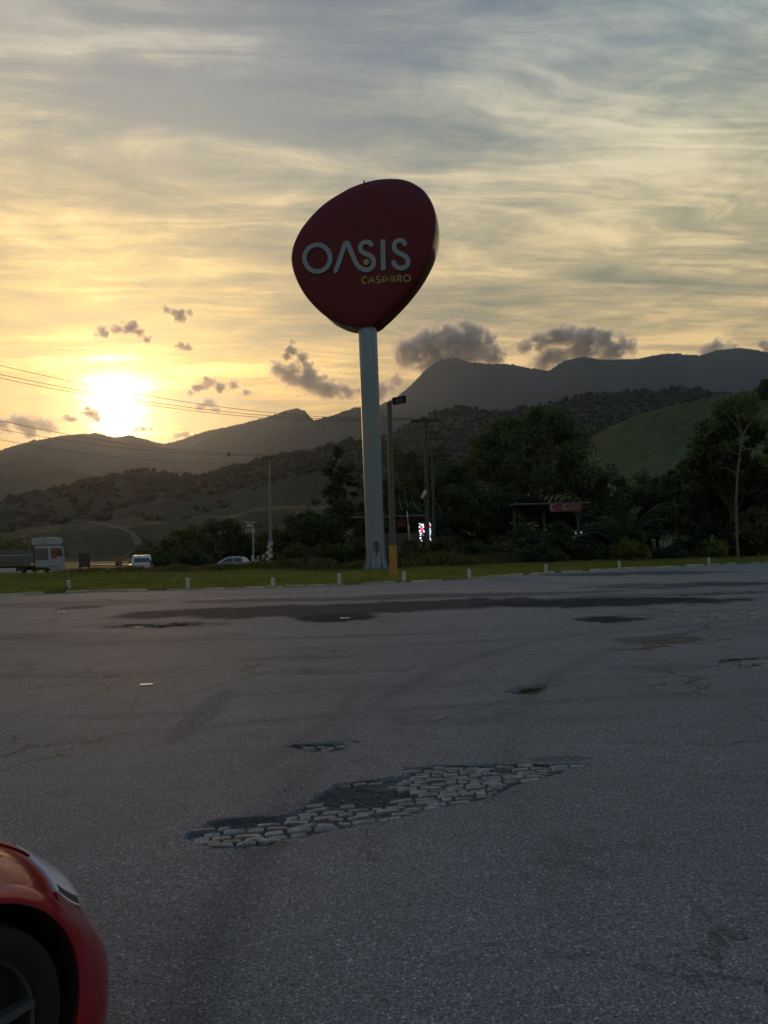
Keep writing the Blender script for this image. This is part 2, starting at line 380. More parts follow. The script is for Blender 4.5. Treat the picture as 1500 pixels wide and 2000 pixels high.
# ------------------------------------------------------------------ parking lot
KP = [(-700, 1190), (-300, 1176), (0, 1164), (134, 1157), (367, 1152), (500, 1150), (660, 1144), (790, 1138), (917, 1132), (1060, 1120), (1210, 1112), (1385, 1104), (1500, 1099), (1700, 1092), (1900, 1086)]
KERB = np.array([gnd(*p)[:2] for p in KP]); KERB = np.vstack([[-130, 20], KERB[KERB[:, 0] > -60], [140, 95]])
_o = np.argsort(KERB[:, 0]); KERB = KERB[_o]
def kerb_y(x):
    xs = np.linspace(-140, 150, 581); ys = np.interp(xs, KERB[:, 0], KERB[:, 1]); k = np.ones(9) / 9
    ys = np.convolve(np.pad(ys, 4, mode='edge'), k, 'valid'); return np.interp(x, xs, ys)
PATCH = [(365, 1632), (392, 1614), (470, 1601), (540, 1596), (575, 1586), (615, 1562), (650, 1536), (668, 1530), (730, 1525), (806, 1514), (794, 1501), (860, 1495), (1000, 1492), (1152, 1489),
         (1150, 1493), (1112, 1498), (1075, 1512), (1040, 1522), (1005, 1532), (985, 1541), (960, 1553), (900, 1566), (850, 1577), (800, 1590), (725, 1605), (620, 1624), (540, 1640), (525, 1649), (470, 1653), (420, 1655), (388, 1645)]
PATCH2 = [(1388, 1296), (1420, 1289), (1480, 1286), (1540, 1284), (1600, 1290), (1560, 1300), (1480, 1303), (1420, 1304)]
PATCH3 = [(560, 1455), (600, 1452), (670, 1450), (674, 1457), (655, 1465), (610, 1466), (585, 1462)]
PATCH4 = [(985, 1350), (1020, 1340), (1075, 1336), (1062, 1344), (1045, 1350), (1020, 1354)]
PATCH5 = [(205, 1222), (290, 1217), (400, 1216), (390, 1221), (310, 1225), (240, 1225)]
PATCH6 = [(1195, 1204), (1280, 1196), (1400, 1192), (1520, 1188), (1560, 1196), (1480, 1205), (1380, 1211), (1290, 1207)]
PATCH7 = [(1085, 1163), (1200, 1160), (1330, 1158), (1500, 1154), (1500, 1158), (1330, 1163), (1200, 1166)]
def poly(P): return np.array([gnd(*p)[:2] for p in P])
def inside(X, Y, P):
    c = np.zeros(X.shape, bool); n = len(P)
    for i in range(n):
        x1, y1 = P[i]; x2, y2 = P[(i + 1) % n]
        c ^= ((y1 > Y) != (y2 > Y)) & (X < (x2 - x1) * (Y - y1) / (y2 - y1 + 1e-12) + x1)
    return c
def seg_dist(X, Y, P):
    d = np.full(X.shape, 1e9); n = len(P)
    for i in range(n):
        a = P[i]; b = P[(i + 1) % n]; ab = b - a; t = np.clip(((X - a[0]) * ab[0] + (Y - a[1]) * ab[1]) / (ab @ ab + 1e-12), 0, 1)
        d = np.minimum(d, np.hypot(X - a[0] - t * ab[0], Y - a[1] - t * ab[1]))
    return d
def sdf(X, Y, P): d = seg_dist(X, Y, P); return np.where(inside(X, Y, P), -d, d)
POLYS = [(poly(PATCH), 0.020), (poly(PATCH2), 0.045), (poly(PATCH3), 0.03), (poly(PATCH4), 0.05), (poly(PATCH5), 0.06), (poly(PATCH6), 0.04), (poly(PATCH7), 0.04)]
TAR = [  # px cx, cy, half-width, half-height (photo px), strength: darker tarred and damp areas
    (560, 1193, 330, 12, .9), (900, 1180, 420, 9, .9), (1180, 1177, 300, 8, 1.), (660, 1206, 90, 9, 1.), (1200, 1209, 75, 7, 1.), (330, 1222, 130, 6, .5), (760, 1166, 500, 5, .6), (1320, 1143, 260, 5, .8), (1240, 1120, 250, 4, .7),
    (100, 1180, 170, 5, .35), (60, 1245, 160, 6, .3), (560, 1285, 120, 5, .35), (120, 1318, 190, 7, .25), (600, 1310, 110, 5, .25), (250, 1395, 130, 8, .2), (390, 1400, 30, 60, .35), (1290, 1252, 90, 8, .5), (1000, 1405, 250, 9, .15),
    (700, 1555, 95, 22, 1.0), (470, 1604, 80, 10, .8), (1290, 1305, 120, 7, .2), (1100, 1480, 70, 6, .4), (250, 1250, 230, 8, .25), (160, 1186, 40, 3, .8)]
DUST = [(280, 1235, 160, 14, .6), (330, 1310, 240, 45, .4), (620, 1163, 230, 4, .9), (1250, 1133, 260, 8, .8), (1000, 1150, 330, 6, .8), (1440, 1199, 140, 7, .5), (880, 1198, 160, 5, .4), (300, 1420, 200, 60, .25), (1430, 1160, 120, 3, .9)]
def spots(X, Y, L, seed):
    # evaluated in the lot's own plane: each spot becomes an ellipse on the ground with a ragged edge
    out = np.zeros(X.shape)
    wx = fbm(X / 2.2, Y / 2.2, seed, 5, .65) ; wy = fbm(X / 1.6, Y / 2.2, seed + 50, 5, .65)
    for cx, cy, hw, hh, s in L:
        c = gnd(cx, cy); rx = abs(gnd(cx + hw, cy).x - c.x); a = gnd(cx, cy - hh).y; b = gnd(cx, cy + hh).y; ry = abs(a - b) / 2
        d = np.hypot((X - c.x) / rx + wx * 0.9, (Y - (a + b) / 2) / ry + wy * 1.5)
        out = np.maximum(out, s * np.clip((1.10 - d) / 0.16, 0, 1))
    return out
def axis_lines(lo, hi, f0, f1, fine, grow, mx):
    a = list(np.arange(f0, f1, fine)); s = fine; p = f0
    L = []
    while p > lo: s = min(s * grow, mx); p -= s; L.append(p)
    s = fine; p = a[-1]; Rr = []
    while p < hi: s = min(s * grow, mx); p += s; Rr.append(p)
    return np.array(L[::-1] + a + Rr)
def tyre_arcs(X, Y):
    out = np.zeros(X.shape)
    for cx, cy, r, w, s in [(-9.5, 9.5, 7.6, .13, .5), (-9.5, 9.5, 9.1, .13, .42), (14, 4, 13.2, .16, .35), (14, 4, 14.8, .16, .32), (-2, 30, 15, .2, .45), (-2, 30, 16.6, .2, .4), (4, -9, 17.5, .12, .28), (4, -9, 19.0, .12, .25), (22, 22, 15, .2, .4), (22, 22, 16.7, .2, .35), (-16, 26, 11, .18, .4)]:
        d = np.hypot(X - cx, Y - cy); k = np.clip(fbm(X / 3.5, Y / 3.5, int(abs(cx * 7 + r * 3)), 3) * 3.2 + .35, 0, 1)
        out = np.maximum(out, s * k * np.exp(-((d - r) / w) ** 2))
    return out
def lot():
    xs = axis_lines(-75, 80, -1.55, 1.85, 0.022, 1.035, 0.7); ys = axis_lines(-25, 74, 4.2, 6.3, 0.02, 1.03, 0.45)
    X, Y = np.meshgrid(xs, ys)
    Z = 0.03 * fbm(X / 5.0, Y / 5.0, 3, 3) + 0.006 * fbm(X / 0.5, Y / 0.5, 9, 3)
    wx = X + 0.10 * fbm(X / 0.25, Y / 0.25, 71, 3); wy = Y + 0.07 * fbm(X / 0.2, Y / 0.2, 72, 3)
    hole = np.zeros(X.shape)
    for P, dep in POLYS:
        sd_ = sdf(wx, wy, P); w = 0.02 if P[0][1] < 7 else 0.06
        t = np.clip((w - sd_) / (2 * w), 0, 1); t = t * t * (3 - 2 * t); Z -= t * dep; hole = np.maximum(hole, t)
    tar = np.maximum(spots(X, Y, TAR, 11), tyre_arcs(X, Y)); dust = spots(X, Y, DUST, 29)
    me = arrays_mesh('parking_lot', np.stack([X, Y, Z], -1).reshape(-1, 3), grid_faces(*X.shape))
    float_attr(me, 'tar', tar); float_attr(me, 'dust', dust); float_attr(me, 'hole', hole)
    m = bpy.data.materials.new('worn_asphalt'); m.use_nodes = True; T = NT(m.node_tree); p = T.n['Principled BSDF']
    g = T.new('ShaderNodeNewGeometry').outputs['Position']
    A = lambda n: T.new('ShaderNodeAttribute', attribute_name=n).outputs['Fac']
    big = T.noise(T.mapping(g, scale=(0.35, 0.9, 1)), 0.5, 6, 0.6); mid = T.noise(T.mapping(g, scale=(0.7, 1.5, 1)), 2.6, 6, 0.65)
    grit = T.noise(g, 85, 5, 0.8); vor = T.new('ShaderNodeTexVoronoi', feature='F1'); T.set(vor.inputs['Vector'], g); vor.inputs['Scale'].default_value = 110
    stone = T.new('ShaderNodeSeparateColor'); T.l.new(vor.outputs['Color'], stone.inputs[0])
    chip = T.ramp(stone.outputs[0], [(0.0, 0.80), (0.75, 1.0), (0.93, 1.25), (1.0, 2.3)])
    f = T.math('ADD', T.math('MULTIPLY', big, 0.5), T.math('MULTIPLY', mid, 0.5))
    base = T.mix(T.ramp(f, [(0.36, 0), (0.64, 1)]), (.124, .139, .156), (.170, .187, .207))
    base = T.mix(T.math('MULTIPLY', A('tar'), T.ramp(mid, [(0.25, 0.75), (0.6, 1.0)])), base, (.030, .035, .042))
    base = T.mix(T.math('MULTIPLY', A('dust'), T.ramp(mid, [(0.3, 0.2), (0.6, 0.8)])), base, (.23, .215, .195))
    base = T.mix(T.math('MULTIPLY', A('hole'), 0.85), base, (.080, .083, .087))
    cw = T.vmath('ADD', g, T.vmath('MULTIPLY', T.vmath('SUBTRACT', T.noise(g, 1.7, 5, .7, out=1), (.5, .5, .5)), (1.1, 1.1, 0.0)))
    ve = T.new('ShaderNodeTexVoronoi', feature='DISTANCE_TO_EDGE'); T.set(ve.inputs['Vector'], cw); ve.inputs['Scale'].default_value = 0.55
    crk = T.math('MULTIPLY', T.ramp(ve.outputs['Distance'], [(0.0, 1.0), (0.007, 0.75), (0.014, 0.0)]), T.ramp(T.noise(g, 0.35, 3), [(0.47, 0.0), (0.60, 0.75)]))
    base = T.mix(crk, base, (.030, .032, .034))
    oil = T.ramp(T.noise(T.mapping(g, loc=(7, 3, 0)), 0.9, 6, .72), [(0.57, 0.0), (0.70, 0.55)]); base = T.mix(oil, base, (.060, .064, .070))
    base = T.mix(1.0, base, chip, 'MULTIPLY'); base = T.mix(1.0, base, T.ramp(grit, [(0.31, 0.18), (0.50, 1.0), (0.69, 2.2)]), 'MULTIPLY')
    T.set(p.inputs['Base Color'], base)
    T.set(p.inputs['Roughness'], T.math('ADD', T.math('MULTIPLY', A('tar'), 0.08), T.math('ADD', T.math('MULTIPLY', mid, 0.14), 0.76)))
    T.set(p.inputs['Specular IOR Level'], T.math('SUBTRACT', 0.20, T.math('MULTIPLY', A('tar'), 0.19), clamp=True))
    hgt = T.math('ADD', T.math('MULTIPLY', grit, 0.012), T.math('ADD', T.math('MULTIPLY', vor.outputs['Distance'], -0.06), T.math('MULTIPLY', T.noise(g, 17, 4, 0.65), 0.016)))
    b = T.new('ShaderNodeBump'); b.inputs['Strength'].default_value = 0.7; b.inputs['Distance'].default_value = 1.0
    T.set(b.inputs['Height'], hgt); T.set(p.inputs['Normal'], b.outputs[0])
    return tag(link_mesh('parking_lot', me, m, smooth='all'), kind='structure'), X, Y, Z
LOT, LX, LY, LZ = lot()

# exposed granite setts in the broken patches: each one its own piece
def sett_mat():
    m = bpy.data.materials.new('sett_granite'); m.use_nodes = True; T = NT(m.node_tree); p = T.n['Principled BSDF']; g = T.new('ShaderNodeNewGeometry').outputs['Position']
    oi = T.new('ShaderNodeObjectInfo').outputs['Random']
    c = T.mix(oi, (.13, .135, .138), (.235, .235, .23)); c = T.mix(1.0, c, T.ramp(T.noise(g, 60, 5, .7), [(.3, .6), (.7, 1.3)]), 'MULTIPLY')
    d = T.ramp(T.noise(g, 9, 6, .7), [(.42, 0.0), (.58, 1.0)]); c = T.mix(T.math('MULTIPLY', d, .75), c, (.072, .074, .076))
    T.set(p.inputs['Base Color'], c); p.inputs['Roughness'].default_value = .72; p.inputs['Specular IOR Level'].default_value = .35
    b = T.new('ShaderNodeBump'); b.inputs['Strength'].default_value = .8; b.inputs['Distance'].default_value = .012; T.set(b.inputs['Height'], T.noise(g, 45, 6, .7)); T.set(p.inputs['Normal'], b.outputs[0]); return m
M['sett'] = sett_mat()
def sett_mesh(i, L, W, D):
    rng = random.Random(100 + i); n = 10; mb = MB(); top = []
    out = []
    for k in range(n):
        q = 2 * math.pi * (k + 0.5) / n; c, s = math.cos(q), math.sin(q); e = 0.30
        out.append((L / 2 * math.copysign(abs(c) ** e, c) * rng.uniform(.82, 1.04), W / 2 * math.copysign(abs(s) ** e, s) * rng.uniform(.80, 1.06)))
    tilt = rng.uniform(-.05, .05), rng.uniform(-.09, .09)
    rings = [(1.0, -D), (1.0, -0.008), (0.955, -0.001), (0.70, 0.002)]
    V = []
    for s, z in rings:
        for (x, y) in out: V.append((x * s, y * s, z + (x * tilt[0] + y * tilt[1] if z > -0.02 else 0) + (rng.uniform(-.0025, .0025) if z > -.02 else 0)))
    fs = []
    for r in range(3):
        for k in range(n): fs.append((r * n + k, r * n + (k + 1) % n, (r + 1) * n + (k + 1) % n, (r + 1) * n + k))
    V.append((0, 0, 0.005)); c = len(V) - 1
    for k in range(n): fs.append((3 * n + k, 3 * n + (k + 1) % n, c))
    me = bpy.data.meshes.new('sett'); me.from_pydata(V, [], fs); me.materials.append(M['sett']); return me
SETTS = [sett_mesh(i, L, W, 0.07) for i, (L, W) in enumerate([(.150, .062), (.130, .066), (.175, .058), (.12, .062), (.105, .064), (.15, .052), (.08, .060), (.16, .067)])]
def lay_setts(P, depth, ang, seed, rowp=0.068, skip=None, top=-0.003, scale=1.0):
    rng = random.Random(seed); c = P.mean(0); ca, sa = math.cos(ang), math.sin(ang); n = 0
    ext = max(np.ptp(P[:, 0]), np.ptp(P[:, 1])) / 2 + 0.5
    v = -ext
    while v < ext:
        u = -ext + rng.uniform(0, .2)
        while u < ext:
            i = rng.randrange(len(SETTS)); L = [.15, .13, .175, .12, .105, .15, .08, .16][i] * scale
            uu = u + L / 2; vv = v + rng.uniform(-.008, .008)
            x = c[0] + uu * ca - vv * sa; y = c[1] + uu * sa + vv * ca
            d = sdf(np.array([x]), np.array([y]), P)[0]
            if d < -0.012 * scale and not (skip is not None and sdf(np.array([x]), np.array([y]), skip)[0] < rng.uniform(-.05, .05)) and rng.random() > 0.07:
                o = bpy.data.objects.new('sett', SETTS[i]); col.objects.link(o); o.parent = LOT
                o.location = (x, y, top + rng.uniform(-.013, .002)); o.rotation_euler = (rng.uniform(-.09, .09), rng.uniform(-.06, .06), ang + rng.uniform(-.10, .10) + (math.pi if rng.random() < .5 else 0))
                o.scale = (scale, scale, 1); n += 1
            u += L + 0.007
        v += rowp * scale
    return n
a0 = gnd(400, 1640); a1 = gnd(700, 1608); ANG = math.atan2(a1.y - a0.y, a1.x - a0.x) * 0.75
DIRT = poly([(600, 1572), (655, 1532), (700, 1530), (770, 1535), (800, 1552), (770, 1570), (690, 1578)])
NS = [lay_setts(POLYS[0][0], 0.04, ANG, 4, skip=DIRT), lay_setts(POLYS[1][0], .045, 0.15, 5), lay_setts(POLYS[2][0], .03, 0.1, 6, top=-.012), lay_setts(POLYS[5][0], .04, 0.12, 8, rowp=.085, scale=1.6, top=-.028)]
print('setts', NS)

# cracks and seams, loose stones
M['crack'] = pal('crack_tar', (.022, .022, .022), 0.9, var=0.3)
M['seam'] = pal('seam_tar', (.070, .072, .074), 0.85, var=0.3)
def lot_z(x, y):
    i = np.clip(np.searchsorted(LY[:, 0], y), 1, len(LY) - 1); j = np.clip(np.searchsorted(LX[0], x), 1, LX.shape[1] - 1)
    return max(LZ[i, j], LZ[i - 1, j], LZ[i, j - 1], LZ[i - 1, j - 1])
def crack(pts, w, m, seed, name='crack'):
    rng = random.Random(seed); P = [gnd(*p) for p in pts]; fine = []
    for a, b in zip(P[:-1], P[1:]):
        k = max(4, int((b - a).length / 0.10))
        for t in range(k): fine.append(a.lerp(b, t / k))
    fine.append(P[-1]); vs = []; n = len(fine); off = 0
    for i, p in enumerate(fine):
        q = fine[min(i + 1, n - 1)] - fine[max(i - 1, 0)]; s = Vector((-q.y, q.x, 0)).normalized(); off = off * 0.7 + rng.uniform(-1, 1) * w * 0.8
        e = w * min(1, 3.5 * i / n + .05, 3.5 * (n - 1 - i) / n + .05) * rng.uniform(.35, 1.2) / 2
        for sg in (-1, 1):
            x, y = p.x + s.x * (off + sg * e), p.y + s.y * (off + sg * e); vs.append((x, y, lot_z(x, y) + 0.004))
    mb = MB().add(vs, [(2 * i, 2 * i + 1, 2 * i + 3, 2 * i + 2) for i in range(n - 1)]); return mb.build(name, m, LOT, smooth=False)
for k, (pts, w, mm) in enumerate([
    ([(1163, 1271), (1220, 1265), (1290, 1256), (1384, 1243)], .32, 'crack'), ([(1238, 1252), (1300, 1250), (1340, 1243)], .14, 'crack'), ([(1240, 1259), (1270, 1258), (1325, 1256)], .12, 'crack'),
    ([(1240, 1250), (1330, 1238), (1392, 1220)], .05, 'crack'), ([(1388, 1256), (1410, 1251), (1455, 1247)], .06, 'crack'), ([(673, 1445), (690, 1447), (714, 1449)], .035, 'crack'), ([(555, 1456), (600, 1453), (672, 1450)], .03, 'crack'),
    ([(760, 1428), (778, 1427)], .012, 'crack'), ([(1385, 1298), (1430, 1288), (1520, 1284)], .09, 'crack'), ([(0, 1411), (90, 1402), (200, 1385), (330, 1365), (440, 1332), (520, 1310), (700, 1278)], .018, 'seam'),
    ([(700, 1440), (830, 1412), (960, 1375), (1090, 1338), (1200, 1300)], .016, 'seam'), ([(285, 1275), (272, 1345), (250, 1400), (228, 1440)], .02, 'seam'), ([(140, 1170), (250, 1172), (420, 1168)], .35, 'crack'),
    ([(205, 1221), (300, 1219), (402, 1216)], .25, 'crack'), ([(140, 1187), (190, 1187)], .3, 'crack'), ([(980, 1352), (1020, 1341), (1072, 1337)], .05, 'crack'), ([(390, 1166), (560, 1161), (740, 1156)], .3, 'crack'),
    ([(180, 1270), (310, 1262), (430, 1250)], .03, 'seam'), ([(1160, 1325), (1270, 1323), (1400, 1320)], .02, 'seam'), ([(0, 1310), (80, 1306), (210, 1309)], .03, 'seam'), ([(1290, 1163), (1400, 1158), (1500, 1153)], .4, 'crack'),
    ([(640, 1533), (720, 1524), (803, 1513)], .018, 'crack'), ([(790, 1499), (900, 1493), (1150, 1489)], .03, 'crack')]):
    crack(pts, w, M[mm], 200 + k, 'crack' if mm == 'crack' else 'seam')
def stones():
    rng = random.Random(7); mb = MB()
    bm = bmesh.new(); bmesh.ops.create_icosphere(bm, subdivisions=1, radius=1.0); bv = [v.co.copy() for v in bm.verts]; bf = [[v.index for v in f.verts] for f in bm.faces]; bm.free()
    def put(x, y, r):
        j = [v * r * rng.uniform(.7, 1.2) for v in bv]; mb.add([(v.x + x, v.y + y, v.z * .7 + lot_z(x, y) + r * .4) for v in j], bf)
    P = POLYS[0][0]; n = 0
    while n < 240:
        i = rng.randrange(len(P)); t = rng.random(); q = P[i] * (1 - t) + P[(i + 1) % len(P)] * t
        put(q[0] + rng.gauss(0, .07), q[1] + rng.gauss(0, .05), rng.uniform(.002, .008)); n += 1
    for _ in range(160):
        c = gnd(700, 1556); put(c.x + rng.gauss(0, .25), c.y + rng.gauss(0, .12), rng.uniform(.004, .012))
    for _ in range(420): put(rng.uniform(-4, 5), rng.uniform(2.8, 14), rng.choice([.003, .004, .005, .008]))
    o = mb.build('loose_gravel', pal('gravel', (.07, .073, .076), .8, var=.5, scale=30), smooth=False)
    return tag(o, 'loose grey gravel scattered on the asphalt round the broken patch', 'gravel', kind='stuff')
stones()
# rainwater left in two potholes
M['water'] = pal('puddle_water', (.02, .02, .02), 0.06, var=.1, spec=0.6)
def puddle(P, z, shrink):
    Q = poly(P); c = Q.mean(0); Q = c + (Q - c) * shrink
    return tag(MB().add([(x, y, z) for x, y in Q], [tuple(range(len(Q)))]).build('puddle', M['water'], smooth=False), kind='structure')
puddle([(1015, 1347), (1030, 1344), (1058, 1341), (1055, 1345), (1040, 1349), (1022, 1351)], -0.018, 1.0); puddle([(250, 1221), (300, 1219), (370, 1218), (360, 1221), (310, 1224), (265, 1224)], -0.03, 1.0)
# litter on the lot
def litter(px, py, s, name, label, c, seed):
    rng = random.Random(seed); p = gnd(px, py); bm = bmesh.new(); bmesh.ops.create_grid(bm, x_segments=5, y_segments=4, size=1.0)
    for v in bm.verts: v.co = Vector((v.co.x * s + rng.uniform(-.1, .1) * s, v.co.y * s * .6 + rng.uniform(-.1, .1) * s, rng.uniform(0, .45) * s))
    bmesh.ops.solidify(bm, geom=bm.faces[:], thickness=0.004)
    me = bpy.data.meshes.new(name); bm.to_mesh(me); bm.free(); o = link_mesh(name, me, pal(name + '_mat', c, .6)); o.location = (p.x, p.y, lot_z(p.x, p.y) + .012); o.rotation_euler.z = rng.uniform(0, 3)
    return tag(o, label, 'litter')
litter(673, 1210, .11, 'crumpled_paper', 'crumpled white paper on the dark tar patch in front of the sign pole', (.65, .65, .62), 1)
litter(122, 1198, .12, 'plastic_scrap', 'pale plastic scrap lying on the asphalt at far left', (.55, .55, .55), 2)
_c = gnd(286, 1337); tag(MB().box((_c.x, _c.y, lot_z(_c.x, _c.y) + .008), (.17, .11, .012), Matrix.Rotation(.2, 3, 'Z'), bev=.004).build('flattened_carton', pal('carton', (.42, .40, .36), .6), smooth=False), 'flattened pale carton on the asphalt left of centre', 'litter')

# ------------------------------------------------------------------ kerb, verge, grass
M['kerb'] = pal('kerb_concrete', (.30, .27, .17), .85, var=.45, scale=5, bump=.4, rand=.3)
kerb = empty('kerb'); tag(kerb, kind='structure')
def kerb_stones():
    rng = random.Random(3); x = -60.0; me = []
    for i in range(5):
        mb = MB(); mb.box((0, 0, 0), (0.97, .17, .24), bev=.02); o = mb.build('k', M['kerb']); me.append(o.data); bpy.data.objects.remove(o)
    while x < 80:
        y = float(kerb_y(x)); dy = float(kerb_y(x + .5) - kerb_y(x - .5)); a = math.atan2(dy, 1.0)
        if abs(x) < 46 and rng.random() > .22:
            o = bpy.data.objects.new('kerb_stone', rng.choice(me)); col.objects.link(o); o.parent = kerb
            o.location = (x, y, .0 + rng.uniform(-.05, .012)); o.rotation_euler = (rng.uniform(-.05, .05), rng.uniform(-.02, .02), a + rng.uniform(-.03, .03))
        x += math.cos(a) * 1.0
kerb_stones()
BACK = np.array([(-130, 45), (-60, 50), (-40, 51.5), (-25, 52), (-14, 54), (-5, 64), (5, 72), (15, 80), (30, 92), (60, 110), (140, 130)], float)
def back_y(x): return np.interp(x, BACK[:, 0], BACK[:, 1])
def verge_z(x, v):
    mound = np.interp(x, [-60, -24, -14, -9, -4, 140], [.62, .60, .62, .50, .10, .05])
    return 0.09 + mound * np.clip(v, 0, 1) ** 1.6 + .05 * fbm(x / 3, v * 7, 8, 3) * np.clip(v * 6, 0, 1)
def verge():
    xs = np.linspace(-100, 110, 300); vs = np.linspace(0, 1, 26); X, Vv = np.meshgrid(xs, vs)
    Y = kerb_y(X) + 0.06 + (back_y(X) - kerb_y(X)) * Vv; Z = verge_z(X, Vv)
    Y[0] = kerb_y(xs) - .13; Z[0] = -.04
    rows = [np.stack([X, Y, Z], -1)]
    V = np.concatenate([rows[0], np.stack([xs, Y[-1] + .5, np.full_like(xs, -.1)], -1)[None]], 0)
    return tag(link_mesh('grass_verge', arrays_mesh('grass_verge', V.reshape(-1, 3), grid_faces(V.shape[0], V.shape[1])), M['field'], smooth='all'), kind='structure')
verge()
M['grass'] = leafmat('grass_blades', (.085, .115, .022), (.17, .19, .055), .45)
M['dry'] = leafmat('dry_weeds', (.050, .058, .022), (.11, .10, .045), .4)
def blades(name, n, sample, hgt, wid, m, label, seed, lean=.5):
    rng = np.random.default_rng(seed); P, hs = sample(rng, n); n = len(P)
    h = hgt * hs * (.5 + rng.random(n)); w = wid * (.6 + .8 * rng.random(n)); a = rng.random(n) * 2 * np.pi; l = lean * h * rng.random(n); b = rng.random(n) * 2 * np.pi
    dx, dy = np.cos(a) * w / 2, np.sin(a) * w / 2
    z0 = P[:, 2] - .02
    A = np.stack([P[:, 0] - dx, P[:, 1] - dy, z0], -1); B = np.stack([P[:, 0] + dx, P[:, 1] + dy, z0], -1)
    mx = P[:, 0] + np.cos(b) * l * .35; my = P[:, 1] + np.sin(b) * l * .35
    C = np.stack([mx + dx * .6, my + dy * .6, z0 + h * .6], -1); D = np.stack([P[:, 0] + np.cos(b) * l, P[:, 1] + np.sin(b) * l, z0 + h], -1)
    V = np.stack([A, B, C, D], 1).reshape(-1, 3); Q = np.arange(n * 4).reshape(-1, 4)
    return tag(link_mesh(name, arrays_mesh(name, V, Q), m), label, 'grass', kind='stuff')
def s_verge(rng, n):
    x = rng.uniform(-38, 48, n); v = rng.random(n) ** 1.1; y = kerb_y(x) - .05 + (back_y(x) - kerb_y(x)) * v
    d = .55 + 1.5 * np.clip(fbm(x / 1.6, y / 1.6, 31, 3) + .12, 0, 1) + .9 * np.clip(fbm(x / 7, y / 5, 37, 2), 0, 1)
    return np.stack([x, y, np.where(v < .02, .06, verge_z(x, v))], -1), d
blades('grass', 150000, s_verge, .20, .035, M['grass'], 'short green grass covering the verge behind the kerb', 2)
def s_bank(rng, n):
    x = rng.uniform(-24, -5, n); t = rng.random(n); y = back_y(x) + (t - .6) * 4.0; k = np.clip(1.1 - np.abs(t - .5) * 1.3, .2, 1) * np.interp(x, [-24, -21, -9, -5], [.15, .8, 1., .8])
    return np.stack([x, y, verge_z(x, np.full(n, .95)) - .1], -1), k * (.6 + 1.2 * np.clip(fbm(x / 1.5, y / 1.5, 5, 3) + .2, 0, 1))
blades('weeds', 26000, s_bank, .62, .05, M['dry'], 'rank dark weeds on the bank in front of the parked cars', 3, .7)
def s_edge(rng, n):
    x = rng.uniform(-6, 46, n); y = back_y(x) - 1.5 + rng.normal(0, 1.0, n) ; return np.stack([x, y, np.full(n, .1)], -1), .5 + 1.6 * np.clip(fbm(x / 2, y / 2, 15, 3) + .25, 0, 1)
blades('weeds', 32000, s_edge, .9, .06, M['dry'], 'tall rough grass along the back edge of the verge', 4, .8)

# road behind the verge
M['road'] = pal('road_asphalt', (.075, .075, .075), .8, var=.2, scale=.8)
def strip(name, pts, w, z, m):
    vs = []
    for i, p in enumerate(pts):
        q = Vector(pts[min(i + 1, len(pts) - 1)]) - Vector(pts[max(i - 1, 0)]); s = Vector((-q.y, q.x)).normalized() * w / 2
        vs += [(p[0] - s.x, p[1] - s.y, z), (p[0] + s.x, p[1] + s.y, z)]
    return tag(MB().add(vs, [(2 * i, 2 * i + 1, 2 * i + 3, 2 * i + 2) for i in range(len(pts) - 1)]).build(name, m, smooth=False), kind='structure')
strip('road', [(-110, 52), (-60, 57), (-30, 61), (-10, 71), (20, 90), (60, 118), (140, 150)], 11, 0.04, M['road'])
strip('side_road', [(-24, 66), (-27, 85), (-36, 120), (-52, 160), (-80, 200)], 7, 0.05, M['road'])

# ------------------------------------------------------------------ sign on its column
SIGN_Y = 62.0; YAW = R(12.0)
M['sign_red'] = pal('sign_red', (.085, .004, .011), .5, var=.12, scale=.4, spec=.2, coat=.0)
M['sign_rim'] = pal('sign_rim_silver', (.10, .012, .016), .18, .0, var=.1, coat=1.0)
M['sign_white'] = pal('sign_white', (.165, .205, .245), .5, var=.08)
M['sign_yellow'] = pal('sign_yellow', (.30, .20, .035), .45, var=.08)
M['column'] = pal('column_grey_paint', (.135, .175, .21), .45, .2, var=.14, scale=2.0, streak=True)
M['dark'] = pal('dark_metal', (.025, .025, .027), .5, .3)
M['stain'] = pal('oily_stain', (.035, .042, .040), .7, var=.4, scale=5)
sN = Vector((-math.sin(YAW), -math.cos(YAW), 0)); sU = Vector((math.cos(YAW), -math.sin(YAW), 0)); sV = Vector((0, 0, 1))
sC = at(540 + 720 / 4.1667, 330 + 690 / 4.1667, SIGN_Y - .9)
sbase = at(735, 1114, SIGN_Y); sbase.z = 0.02
sign = empty('totem_sign', sbase)
tag(sign, 'tall totem with dark red rounded panel reading OASIS CASIMIRO on a thick grey column', 'sign')
def onsign(X, Y, off=0.0):                      # zoomed-photo point -> (u, v) on the panel's front plane
    d = ray(540 + X / 4.1667, 330 + Y / 4.1667); c = sC + sN * off
    p = CO + d * ((c - CO).dot(sN) / d.dot(sN)); q = p - sC; return (q.dot(sU), q.dot(sV))
def s3(u, v, off): return sC + sU * u + sV * v + sN * off - sbase
def closed_spline(P, n):
    P = np.array(P, float); m = len(P); out = []
    for i in range(n):
        t = i / n * m; k = int(t); f = t - k; a, b, c, d = (P[(k + j - 1) % m] for j in range(4))
        out.append(.5 * ((2 * b) + (-a + c) * f + (2 * a - 5 * b + 4 * c - d) * f * f + (-a + 3 * b - 3 * c + d) * f ** 3))
    return np.array(out)
